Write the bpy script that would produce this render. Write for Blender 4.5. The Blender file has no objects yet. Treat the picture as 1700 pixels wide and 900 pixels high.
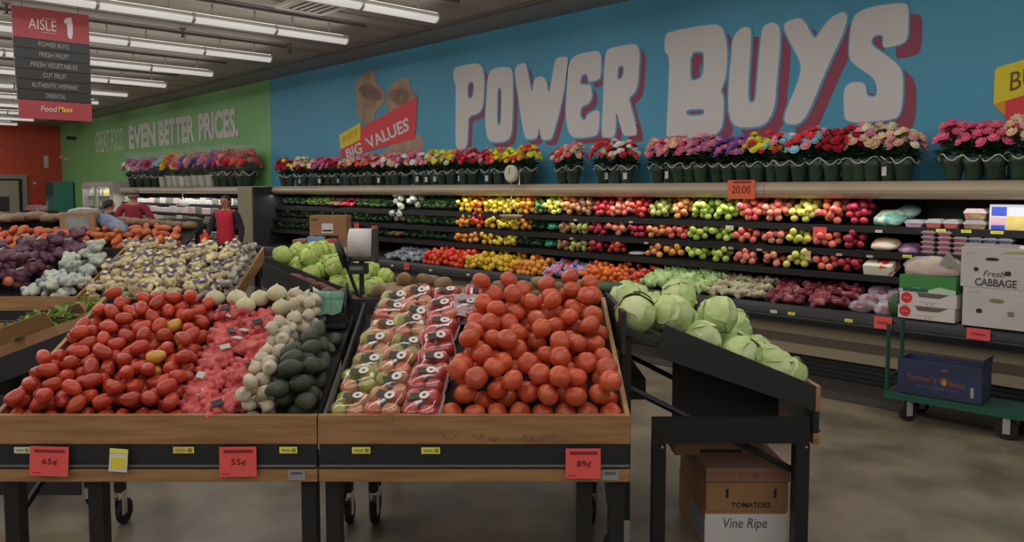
import bpy, math, random
from mathutils import Matrix, Vector, noise
import numpy as np

R0 = random.Random(11)
SC = bpy.context.scene
COL = SC.collection
PI = math.pi
K = 0.40                                  # light level: a surface of albedo a reads about a*K


def lin(c):
    c /= 255.0
    return c / 12.92 if c <= 0.04045 else ((c + 0.055) / 1.055) ** 2.4


def D(r, g, b, k=1.0):
    """albedo of a surface that reads (r, g, b) under the shop lamps"""
    return tuple(min(0.92, lin(x) / K * k) for x in (r, g, b)) + (1.0,)


def PL(r, g, b, k=0.6):
    return D(r, g, b, k)                      # things lying under the lamps, lit from straight above


MATS = {}


def mat(name, col, rough=0.5, metal=0.0, rnd=0.0, hue=0.0, col2=None, msc=12.0, mst=(1, 1, 1), lo=0.4, hi=0.65,
        bump=0.0, bsc=60.0, spec=0.5, coat=0.0, alpha=1.0, emit=0.0, detail=4.0, obj_space=True):
    if name in MATS:
        return MATS[name]
    m = bpy.data.materials.new(name)
    m.use_nodes = True
    nt = m.node_tree
    N, L = nt.nodes, nt.links
    b = N['Principled BSDF']
    b.inputs['Roughness'].default_value = rough
    b.inputs['Metallic'].default_value = metal
    b.inputs['Specular IOR Level'].default_value = spec
    b.inputs['Coat Weight'].default_value = coat
    b.inputs['Coat Roughness'].default_value = 0.12
    b.inputs['Alpha'].default_value = alpha
    b.inputs['Base Color'].default_value = col
    out = None
    tc = N.new('ShaderNodeTexCoord')
    mp = N.new('ShaderNodeMapping')
    mp.inputs['Scale'].default_value = mst
    L.new(tc.outputs['Object'], mp.inputs['Vector'])
    if col2 is not None:
        nz = N.new('ShaderNodeTexNoise')
        nz.inputs['Scale'].default_value = msc
        nz.inputs['Detail'].default_value = detail
        L.new(mp.outputs['Vector'], nz.inputs['Vector'])
        rp = N.new('ShaderNodeValToRGB')
        rp.color_ramp.elements[0].position = lo
        rp.color_ramp.elements[1].position = hi
        rp.color_ramp.elements[0].color = col
        rp.color_ramp.elements[1].color = col2
        L.new(nz.outputs['Fac'], rp.inputs['Fac'])
        out = rp.outputs['Color']
    if rnd or hue:
        oi = N.new('ShaderNodeObjectInfo')
        hs = N.new('ShaderNodeHueSaturation')
        mr = N.new('ShaderNodeMapRange')
        mr.inputs['To Min'].default_value = 1 - rnd
        mr.inputs['To Max'].default_value = 1 + rnd
        L.new(oi.outputs['Random'], mr.inputs['Value'])
        L.new(mr.outputs['Result'], hs.inputs['Value'])
        if hue:
            wn = N.new('ShaderNodeTexWhiteNoise')
            wn.noise_dimensions = '1D'
            L.new(oi.outputs['Random'], wn.inputs['W'])
            m2 = N.new('ShaderNodeMapRange')
            m2.inputs['To Min'].default_value = 0.5 - hue
            m2.inputs['To Max'].default_value = 0.5 + hue
            L.new(wn.outputs['Value'], m2.inputs['Value'])
            L.new(m2.outputs['Result'], hs.inputs['Hue'])
        if out is not None:
            L.new(out, hs.inputs['Color'])
        else:
            hs.inputs['Color'].default_value = col
        out = hs.outputs['Color']
    if out is not None:
        L.new(out, b.inputs['Base Color'])
    if bump:
        n2 = N.new('ShaderNodeTexNoise')
        n2.inputs['Scale'].default_value = bsc
        L.new(mp.outputs['Vector'], n2.inputs['Vector'])
        bp = N.new('ShaderNodeBump')
        bp.inputs['Strength'].default_value = bump
        bp.inputs['Distance'].default_value = 0.01
        L.new(n2.outputs['Fac'], bp.inputs['Height'])
        L.new(bp.outputs['Normal'], b.inputs['Normal'])
    if emit:
        b.inputs['Emission Color'].default_value = col
        b.inputs['Emission Strength'].default_value = emit
    MATS[name] = m
    return m


def film(name, tint=(0.9, 0.92, 0.95, 1), rough=0.15, amount=0.16, soft=True):
    """thin clear plastic: mostly see-through with a glossy sheen"""
    if name in MATS:
        return MATS[name]
    m = bpy.data.materials.new(name)
    m.use_nodes = True
    nt = m.node_tree
    nt.nodes.remove(nt.nodes['Principled BSDF'])
    tr = nt.nodes.new('ShaderNodeBsdfTransparent')
    gl = nt.nodes.new('ShaderNodeBsdfPrincipled' if soft else 'ShaderNodeBsdfGlossy')
    gl.inputs['Base Color' if soft else 'Color'].default_value = tint
    gl.inputs['Roughness'].default_value = rough
    mx = nt.nodes.new('ShaderNodeMixShader')
    mx.inputs['Fac'].default_value = amount
    nt.links.new(tr.outputs[0], mx.inputs[1])
    nt.links.new(gl.outputs[0], mx.inputs[2])
    nt.links.new(mx.outputs[0], nt.nodes['Material Output'].inputs['Surface'])
    MATS[name] = m
    return m


# ------------------------------------------------------------------ mesh building
class MB:
    def __init__(s):
        s.v, s.f = [], []

    def add(s, vs, fs, M=None):
        b = len(s.v)
        s.v += [tuple(M @ Vector(p)) for p in vs] if M is not None else [tuple(p) for p in vs]
        s.f += [tuple(b + i for i in q) for q in fs]
        return s

    def box(s, x0, x1, y0, y1, z0, z1, M=None):
        vs = [(x, y, z) for z in (z0, z1) for y in (y0, y1) for x in (x0, x1)]
        return s.add(vs, [(0, 2, 3, 1), (4, 5, 7, 6), (0, 1, 5, 4), (2, 6, 7, 3), (0, 4, 6, 2), (1, 3, 7, 5)], M)

    def prism(s, poly, a, b, axis='y', M=None):
        """polygon in the two other axes, extruded from a to b along axis"""
        mk = {'y': lambda p, t: (p[0], t, p[1]), 'x': lambda p, t: (t, p[0], p[1]), 'z': lambda p, t: (p[0], p[1], t)}[axis]
        n = len(poly)
        vs = [mk(p, a) for p in poly] + [mk(p, b) for p in poly]
        fs = [tuple(range(n))[::-1], tuple(range(n, 2 * n))] + [(i, (i + 1) % n, n + (i + 1) % n, n + i) for i in range(n)]
        return s.add(vs, fs, M)

    def tube(s, pts, r, n=8, M=None, r1=None):
        pts = [Vector(p) for p in pts]
        vs, fs = [], []
        for i, p in enumerate(pts):
            d = (pts[min(i + 1, len(pts) - 1)] - pts[max(i - 1, 0)]).normalized()
            a = d.orthogonal().normalized() if abs(d.z) > 0.95 else d.cross(Vector((0, 0, 1))).normalized()
            c = d.cross(a)
            rr = r if r1 is None else r + (r1 - r) * i / (len(pts) - 1)
            for k in range(n):
                t = 2 * PI * k / n
                vs.append(p + a * (rr * math.cos(t)) + c * (rr * math.sin(t)))
        for i in range(len(pts) - 1):
            for k in range(n):
                fs.append((i * n + k, i * n + (k + 1) % n, (i + 1) * n + (k + 1) % n, (i + 1) * n + k))
        e = (len(pts) - 1) * n
        fs += [tuple(range(n))[::-1], tuple(range(e, e + n))]
        return s.add(vs, fs, M)

    def lathe(s, prof, n=16, M=None, cap=True):
        vs, fs = [], []
        for r, z in prof:
            for k in range(n):
                vs.append((r * math.cos(2 * PI * k / n), r * math.sin(2 * PI * k / n), z))
        for i in range(len(prof) - 1):
            for k in range(n):
                fs.append((i * n + k, i * n + (k + 1) % n, (i + 1) * n + (k + 1) % n, (i + 1) * n + k))
        if cap:
            e = (len(prof) - 1) * n
            fs += [tuple(range(n))[::-1], tuple(range(e, e + n))]
        return s.add(vs, fs, M)

    def blob(s, fn, nu=14, nv=9, M=None):
        """closed surface fn(theta 0..pi, phi)"""
        vs = [fn(0.0, 0.0)]
        for i in range(1, nv):
            for k in range(nu):
                vs.append(fn(PI * i / nv, 2 * PI * k / nu))
        vs.append(fn(PI, 0.0))
        fs = [(0, 1 + k, 1 + (k + 1) % nu) for k in range(nu)]
        for i in range(nv - 2):
            for k in range(nu):
                a, b = 1 + i * nu + k, 1 + i * nu + (k + 1) % nu
                fs.append((a, a + nu, b + nu, b))
        e, last = 1 + (nv - 2) * nu, len(vs) - 1
        fs += [(e + (k + 1) % nu, e + k, last) for k in range(nu)]
        return s.add(vs, fs, M)

    def mesh(s, name, m=None, smooth=False):
        me = bpy.data.meshes.new(name)
        me.from_pydata(s.v, [], s.f)
        me.validate()
        me.update()
        if m is not None:
            me.materials.append(m)
        if smooth:
            me.polygons.foreach_set('use_smooth', [True] * len(me.polygons))
        return me

    def build(s, name, m, parent=None, smooth=False, M=None, bevel=0.0):
        return obj(name, s.mesh(name, m, smooth), parent, M, bevel)


KIDS = {}


def obj(name, me, parent=None, M=None, bevel=0.0):
    o = bpy.data.objects.new(name, me)
    COL.objects.link(o)
    if parent is not None:
        o.parent = parent
        KIDS.setdefault(parent.name, []).append(o)
    if M is not None:
        o.matrix_basis = M
    if bevel:
        bv = o.modifiers.new('bevel', 'BEVEL')
        bv.width = bevel
        bv.segments = 2
        bv.limit_method = 'ANGLE'
    return o


def tag(o, label, cat, group=None, kind=None):
    o['label'] = label
    o['category'] = cat
    if group:
        o['group'] = group
    if kind:
        o['kind'] = kind
    return o


def thing(name, label, cat, M, group=None):
    o = bpy.data.objects.new(name, None)
    o.empty_display_size = 0.1
    COL.objects.link(o)
    o.matrix_basis = M
    return tag(o, label, cat, group)


def one(name, me, label, cat, M, group=None):
    return tag(obj(name, me, None, M), label, cat, group)


def struct(name, mb, m, **k):
    o = mb.build(name, m, **k)
    o['kind'] = 'structure'
    return o


def dup(o, M, label=None, group=None, parent=None):
    c = o.copy()
    COL.objects.link(c)
    if parent is not None:
        c.parent = parent
        KIDS.setdefault(parent.name, []).append(c)
    if M is not None:
        c.matrix_basis = M
    if label:
        c['label'] = label
    if group:
        c['group'] = group
    for ch in KIDS.get(o.name, []):
        dup(ch, None, parent=c)
    return c


def T(x=0, y=0, z=0):
    return Matrix.Translation((x, y, z))


def RZ(a):
    return Matrix.Rotation(a, 4, 'Z')


def RX(a):
    return Matrix.Rotation(a, 4, 'X')


def RY(a):
    return Matrix.Rotation(a, 4, 'Y')


def SCL(x, y=None, z=None):
    return Matrix.Diagonal((x, x if y is None else y, x if z is None else z, 1))


def rrot(rn, tilt=PI):
    return RZ(rn.uniform(0, 2 * PI)) @ RX(rn.uniform(-tilt, tilt)) @ RY(rn.uniform(-tilt, tilt))


def curve_mesh(cu):
    o = bpy.data.objects.new('temporary', cu)
    COL.objects.link(o)
    me = bpy.data.meshes.new_from_object(o.evaluated_get(bpy.context.evaluated_depsgraph_get()))
    bpy.data.objects.remove(o)
    return me


def text(s, w, h, m, depth=0.001, bold=0.0, shear=0.0):
    """flat lettering that fills w x h, lower left at the origin, in the local XY plane"""
    cu = bpy.data.curves.new('lettering', 'FONT')
    cu.body = s
    cu.extrude = 0.002
    cu.offset = bold
    cu.shear = shear
    cu.resolution_u = 3
    me = curve_mesh(cu)
    co = np.empty(len(me.vertices) * 3)
    me.vertices.foreach_get('co', co)
    co = co.reshape(-1, 3)
    lo, hi = co.min(0), co.max(0)
    sp = np.maximum(hi - lo, 1e-6)
    co = (co - lo) / sp * np.array([w, h, depth])
    me.vertices.foreach_set('co', co.ravel())
    me.materials.clear()
    me.materials.append(m)
    me.update()
    return me


def chaikin(p, k=0.25):
    q = []
    for i in range(len(p)):
        a, b = p[i], p[(i + 1) % len(p)]
        q += [(a[0] + (b[0] - a[0]) * k, a[1] + (b[1] - a[1]) * k), (a[0] + (b[0] - a[0]) * (1 - k), a[1] + (b[1] - a[1]) * (1 - k))]
    return q


def grow(p, d):
    area = sum(p[i - 1][0] * p[i][1] - p[i][0] * p[i - 1][1] for i in range(len(p)))
    sg = 1 if area > 0 else -1
    out = []
    for i in range(len(p)):
        a, b, c = Vector(p[i - 1]), Vector(p[i]), Vector(p[(i + 1) % len(p)])
        t = (c - a)
        t = t.normalized() if t.length > 1e-6 else Vector((1, 0))
        out.append((b.x + t.y * d * sg, b.y - t.x * d * sg))
    return out


def flat(polys, m, depth=0.002, smooth=1, d=0.0):
    """filled outline (first polygon) with holes, in the local XY plane"""
    cu = bpy.data.curves.new('outline', 'CURVE')
    cu.dimensions = '2D'
    cu.fill_mode = 'BOTH'
    cu.extrude = depth / 2
    for j, p in enumerate(polys):
        for _ in range(smooth):
            p = chaikin(p)
        if d:
            p = grow(p, d if j == 0 else -d)
        sp = cu.splines.new('POLY')
        sp.points.add(len(p) - 1)
        sp.points.foreach_set('co', [c for q in p for c in (q[0], q[1], 0.0, 1.0)])
        sp.use_cyclic_u = True
    me = curve_mesh(cu)
    me.materials.clear()
    me.materials.append(m)
    return me


def fuse(mb, m, voxel=0.006, smooth_it=3):
    """one continuous skin over overlapping lumps"""
    o = bpy.data.objects.new('temporary', mb.mesh('temporary'))
    COL.objects.link(o)
    r = o.modifiers.new('r', 'REMESH')
    r.mode = 'VOXEL'
    r.voxel_size = voxel
    if smooth_it:
        q = o.modifiers.new('s', 'SMOOTH')
        q.iterations = smooth_it
    me = bpy.data.meshes.new_from_object(o.evaluated_get(bpy.context.evaluated_depsgraph_get()))
    bpy.data.objects.remove(o)
    me.materials.clear()
    me.materials.append(m)
    me.polygons.foreach_set('use_smooth', [True] * len(me.polygons))
    return me


F = RZ(math.radians(47.0))                      # the display tables stand square to this direction
ORD = ['first', 'second', 'third', 'fourth', 'fifth', 'sixth', 'seventh', 'eighth', 'ninth', 'tenth', 'eleventh', 'twelfth', 'thirteenth', 'fourteenth', 'fifteenth', 'sixteenth']

# ------------------------------------------------------------------ materials
WOOD = mat('pale_pine_board', D(116, 88, 58), 0.5, col2=D(97, 71, 46), msc=2.2, mst=(1.2, 14, 14), bump=0.1, bsc=8)
WOODY = mat('pale_pine_board_side', D(118, 92, 58), 0.5, col2=D(98, 72, 44), msc=2.2, mst=(14, 1.2, 14), bump=0.1, bsc=8)
BLACK = mat('black_powder_coat', D(20, 20, 21), 0.5, bump=0.05, bsc=200)
BLACKP = mat('black_plastic', D(26, 27, 29), 0.38)
BLACKM = mat('matt_black_panel', D(27, 27, 28), 0.65)
BLACKS = mat('black_shelf_steel', D(15, 15, 16), 0.55)
CHROME = mat('zinc_steel', D(150, 150, 150), 0.25, metal=1.0)
RUBBER = mat('black_rubber', D(18, 18, 18), 0.7)
BEIGE = mat('beige_enamel', D(130, 119, 102), 0.35, col2=D(124, 113, 97), msc=1.5)
BEIGE2 = mat('tan_base_panel', D(106, 97, 82), 0.45)
BROWNST = mat('brown_base_strip', D(64, 56, 48), 0.5)
WHITE = mat('white_paper', D(150, 149, 148), 0.6)
WHITEP = mat('white_paint', D(154, 152, 153), 0.6)
REDCARD = mat('fluorescent_red_card', D(198, 62, 60), 0.55)
YELCARD = mat('yellow_label', D(172, 165, 60), 0.55)
INK = mat('black_ink', D(25, 22, 22), 0.6)
CARDB = mat('brown_cardboard', D(112, 83, 57), 0.75, col2=D(103, 76, 51), msc=5)
CARDD = mat('dark_brown_cardboard', D(98, 72, 52), 0.75)
CARDW = mat('white_cardboard', D(142, 139, 138), 0.7, col2=D(134, 131, 130), msc=3)
GREENST = mat('dark_green_steel', D(16, 48, 40), 0.45)
STEM = mat('stem_scar_brown', D(96, 84, 44), 0.7)
FILM = film('clear_film', rough=.12, amount=.1, soft=False)
# ------------------------------------------------------------------ the room
WY = 7.6                                         # the painted wall
CZ = 3.95
XL, XR, YB = -31.5, 5.0, -9.0
XG = -15.43                                      # green meets blue
FLOORM = mat('polished_concrete', D(104, 95, 80, .72), 0.34, col2=D(76, 69, 58, .72), msc=2.6, lo=0.40, hi=0.64, detail=12, bump=0.03, bsc=30, spec=0.4)
CEILM = mat('ceiling_panel', D(122, 117, 110), 0.7, col2=D(104, 99, 92), msc=1.3, mst=(1.6, 0.25, 1), detail=5)
BLUE = mat('blue_wall_paint', D(58, 116, 141), 0.6, col2=D(55, 112, 137), msc=0.8)
GREEN = mat('green_wall_paint', D(93, 139, 88), 0.6, col2=D(88, 133, 83), msc=0.8)
REDW = mat('red_wall_paint', D(132, 46, 30), 0.6, col2=D(126, 43, 28), msc=0.8)
struct('floor', MB().box(XL, XR, YB, WY + .2, -.1, 0), FLOORM)
struct('ceiling', MB().box(XL, XR, YB, WY + .2, CZ, CZ + .1), CEILM)
struct('wall_back', MB().box(XG, XR, WY, WY + .2, 0, CZ), BLUE)
struct('wall_back_green', MB().box(XL, XG, WY, WY + .2, 0, CZ), GREEN)
struct('wall_left', MB().box(XL - .2, XL, YB, WY + .2, 0, CZ), REDW)
struct('trim_1', MB().box(XL, XR, 6.86, 6.93, CZ - .035, CZ), mat('dark_reveal', D(72, 68, 66), 0.7))
struct('trim_2', MB().box(XL, XR, 6.93, WY, CZ - .03, CZ), mat('soffit_grey', D(98, 98, 97), 0.7))
sb = MB()
for x in np.arange(XL + 1, XR, 2.14):
    sb.box(x, x + .02, YB, 6.86, CZ - .008, CZ)
struct('trim_3', sb, mat('panel_joint', D(84, 80, 75), 0.7))

LAMP = mat('lit_diffuser', (1.0, 0.975, 0.94, 1), 0.5, emit=0.44)
CHAN = mat('white_lamp_channel', D(140, 137, 132), 0.5)
DARKTONE = mat('dark_metal_and_shade', D(66, 58, 54), 0.6)  # serves sprinklers, sign wires and the tubes standing for ceiling shade
HANGM = mat('grey_hanger', D(100, 95, 90), .5)


def lamp_unit():
    t = thing('ceiling_lamp', 'x', 'ceiling light', Matrix())
    MB().box(-.045, .045, .015, 1.055, .06, .115).build('lamp_channel', CHAN, t)
    pr = [(.075 * math.cos(a), .062 * math.sin(a) + .06) for a in np.linspace(PI, 2 * PI, 9)]
    MB().prism(pr, .02, 1.05).build('diffuser', LAMP, t, True)
    for y in (.008, 1.062):
        MB().prism([(.08 * math.cos(a), .067 * math.sin(a) + .06) for a in np.linspace(PI, 2 * PI, 9)] + [(.05, .12), (-.05, .12)], y - .01, y + .01).build('end_cap', CHAN, t)
    for y in (.25, .8):
        MB().box(-.012, .012, y - .01, y + .01, .11, .26).build('hanger', HANGM, t)
    return t


LU = lamp_unit()
first = True
rows = [(-7.81, 6.02), (-9.8, 5.98), (-11.98, 5.92), (-14.2, 5.9), (-16.35, 5.85), (-18.5, 5.8), (-20.6, 5.8), (-22.7, 5.8), (-24.8, 5.8), (-26.9, 5.8), (-29.0, 5.8)]
nseg = [4, 5, 6, 5, 4, 4, 3, 3, 3, 3, 3]
for i, (x, ye) in enumerate(rows):
    for k in range(nseg[i] + 2):
        M = T(x, ye - 1.07 * (k + 1), 3.69)
        lab = 'white ceiling tube light, %s from painted wall in lamp row %s from right' % (ORD[k], ORD[i])
        if first:
            LU.matrix_basis = M
            LU['label'] = lab
            LU['group'] = 'fluorescent ceiling lights'
            first = False
        else:
            dup(LU, M, lab, 'fluorescent ceiling lights')
    pb = MB().tube([(x + .26, ye + .15, CZ - .03), (x + .26, ye - 9, CZ - .03)], .022, 6)  # dark tube stands for the shade on the ceiling beside the row
    tag(pb.build('shade_line', DARKTONE), 'dark shade line along the ceiling beside the %s lamp row' % ORD[i], 'shading', 'dark ceiling shade lines')


def area(x, y, z, sx, sy, w, rot=(0, 0, 0), col=(1, .965, .92)):
    l = bpy.data.lights.new('lamp_glow', 'AREA')
    l.shape = 'RECTANGLE'
    l.size, l.size_y, l.energy, l.color = sx, sy, w, col
    o = bpy.data.objects.new('lamp_glow', l)
    o.location, o.rotation_euler = (x, y, z), rot
    COL.objects.link(o)
    return o


LW = 6.3                                        # watts for each metre of lamp row
for x, y0, y1 in [(-29, -2, 5.6), (-24.8, -2, 5.7), (-20.6, -3, 5.7), (-16.35, -5, 5.8), (-14.2, -6, 5.8), (-11.98, -8, 5.9), (-9.8, -8, 5.9), (-7.81, -8, 6), (-5.6, -8, 6), (-3.4, -8, 6), (-1.2, -8, 6), (1.0, -8, 6), (3.2, -8, 6)]:
    e = LW * (y1 - y0) * (1.5 if x < -18 else 1)
    ym = (y0 + y1) / 2
    area(x, ym, 3.66, .12, y1 - y0, e * .5)                                    # the tube shines down, up and to both sides
    area(x, ym, 3.80, .12, y1 - y0, e * .34, (PI, 0, 0))
    for sg in (-1, 1):
        area(x + sg * .07, ym, 3.71, .08, y1 - y0, e * .22, (0, -sg * 1.35, 0))
for a, b in [(-15, -12), (-12, -9), (-9, -6), (-6, -3), (-3, 0)]:    # strip lamps under the case canopy
    area((a + b) / 2, 6.98, 1.57, b - a, .05, 1.5 * (b - a), (math.radians(-8), 0, 0))
area(-19.4, 6.95, 1.57, 7.4, .05, 20, (math.radians(-8), 0, 0))  # added light that brightens the packs in the far dairy case
area(-24.7, 6.9, 1.74, 2.4, .05, 4, (math.radians(15), 0, 0))

# sprinklers and an air vent in the ceiling
sp = thing('sprinkler', 'dark sprinkler head hanging nearest the blue wall', 'sprinkler', T(-11.6, 6.05, CZ), 'ceiling sprinklers')
MB().lathe([(.05, -.012), (.05, 0)], 12).build('escutcheon', DARKTONE, sp)
MB().tube([(0, 0, 0), (0, 0, -.12)], .018, 8).lathe([(.055, -.135), (.02, -.115)], 10).build('deflector', DARKTONE, sp)
dup(sp, T(-11.57, 4.39, CZ), 'dark sprinkler head between two lamp rows in mid ceiling', 'ceiling sprinklers')
dup(sp, T(-11.5, 2.23, CZ), 'dark sprinkler head just beside the hanging aisle sign', 'ceiling sprinklers')
vt = thing('air_vent', 'square white ceiling air vent with dark opening between lamp rows', 'vent', T(-9.0, 5.0, CZ - .02))
MB().box(-.33, .33, -.33, -.27, -.02, .02).box(-.33, .33, .27, .33, -.02, .02).box(-.33, -.27, -.27, .27, -.02, .02).box(.27, .33, -.27, .27, -.02, .02).build('vent_frame', CHAN, vt)
MB().box(-.27, .27, -.27, .27, .0, .01).build('dark_opening', mat('vent_dark', D(70, 56, 52), .8), vt)
vl = MB()
for k in range(5):
    vl.box(-.27, .27, -.24 + k * .1, -.2 + k * .1, -.012, -.002)
vl.build('louvre', CHAN, vt)

# cold-room door and lettering on the red end wall
XW = XL + .001
GREYD = mat('grey_door_panel', D(106, 101, 88), .45)
dr = struct('door_1', MB().box(0, .06, 4.75, 6.35, 0, 2.05), GREYD, M=T(XL, 0, 0))
MB().box(0, .1, 6.35, 6.5, 0, 2.2).box(0, .1, 4.6, 4.75, 0, 2.2).box(0, .1, 4.75, 6.35, 2.05, 2.2).build('door_frame', mat('steel_grey_frame', D(96, 90, 84), .4), dr)
MB().box(.06, .075, 6.25, 6.35, 0, 2.05).box(.06, .075, 4.75, 6.25, 1.99, 2.05).build('door_gasket', RUBBER, dr)
MB().box(.06, .08, 5.1, 5.95, .95, 1.45).build('door_window', mat('dark_door_glass', D(36, 38, 42), .15), dr)
fs = mat('fascia_white', D(136, 128, 122), .6)
MX = Matrix(((0, 0, 1, 0), (1, 0, 0, 0), (0, 1, 0, 0), (0, 0, 0, 1)))      # local x -> Y, y -> Z, normal -> +X
one('wall_letter', flat([[(0, 0), (.12, 0), (.34, .5), (.42, .5), (.42, .62), (.2, .62), (.14, .45), (.08, .62), (-.06, .62)]], fs, .01), 'white letter on the red wall above the grey door', 'letter', T(XL + .012, 5.35, 2.4) @ MX)
one('wall_notice', MB().box(0, .02, 0, .14, 0, .42).mesh('notice', fs), 'narrow white strip sign high on the red wall near the corner', 'sign', T(XL, 7.05, 2.45))
one('wall_button', MB().lathe([(.05, 0), (.06, .01), (.04, .03)], 12).mesh('button', fs, True), 'small white button on the red wall beside the grey door', 'switch', T(XL, 6.75, 1.9) @ RY(PI / 2))
eb = thing('wall_lamp', 'small pale emergency light on the green wall by the corner', 'lamp', T(-30.9, WY, 2.72))
MB().box(-.2, .2, -.08, 0, -.05, .1).build('housing', fs, eb, bevel=.01)
for s in (-1, 1):
    MB().lathe([(.03, 0), (.07, .08)], 10, T(s * .12, -.08, .1) @ RX(PI / 2)).build('lamp_head', mat('pale_amber_lens', D(150, 138, 96), .3), eb)
one('wall_camera', MB().box(-.06, .06, -.2, 0, -.05, .05).lathe([(.05, 0), (.06, .08)], 10, T(0, -.2, 0) @ RX(PI / 2)).mesh('camera', BLACKP), 'small dark camera high on the green wall near the corner', 'camera', T(-29.6, WY, 3.4))
ps = thing('ice_freezer', 'teal and dark tall cabinet standing in the green corner', 'cabinet', T(-30.4, 7.25, 0))
MB().box(-.5, .5, -.3, .3, 0, 1.95).build('cabinet_body', mat('teal_cabinet', D(44, 92, 84), .5), ps, bevel=.01)
MB().box(-.5, .5, -.31, -.3, 1.45, 1.93).build('dark_header', mat('dark_teal', D(36, 60, 56), .5), ps)
MB().box(-.42, -.4, -.34, -.3, .8, 1.3).build('door_handle', CHROME, ps)

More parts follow.
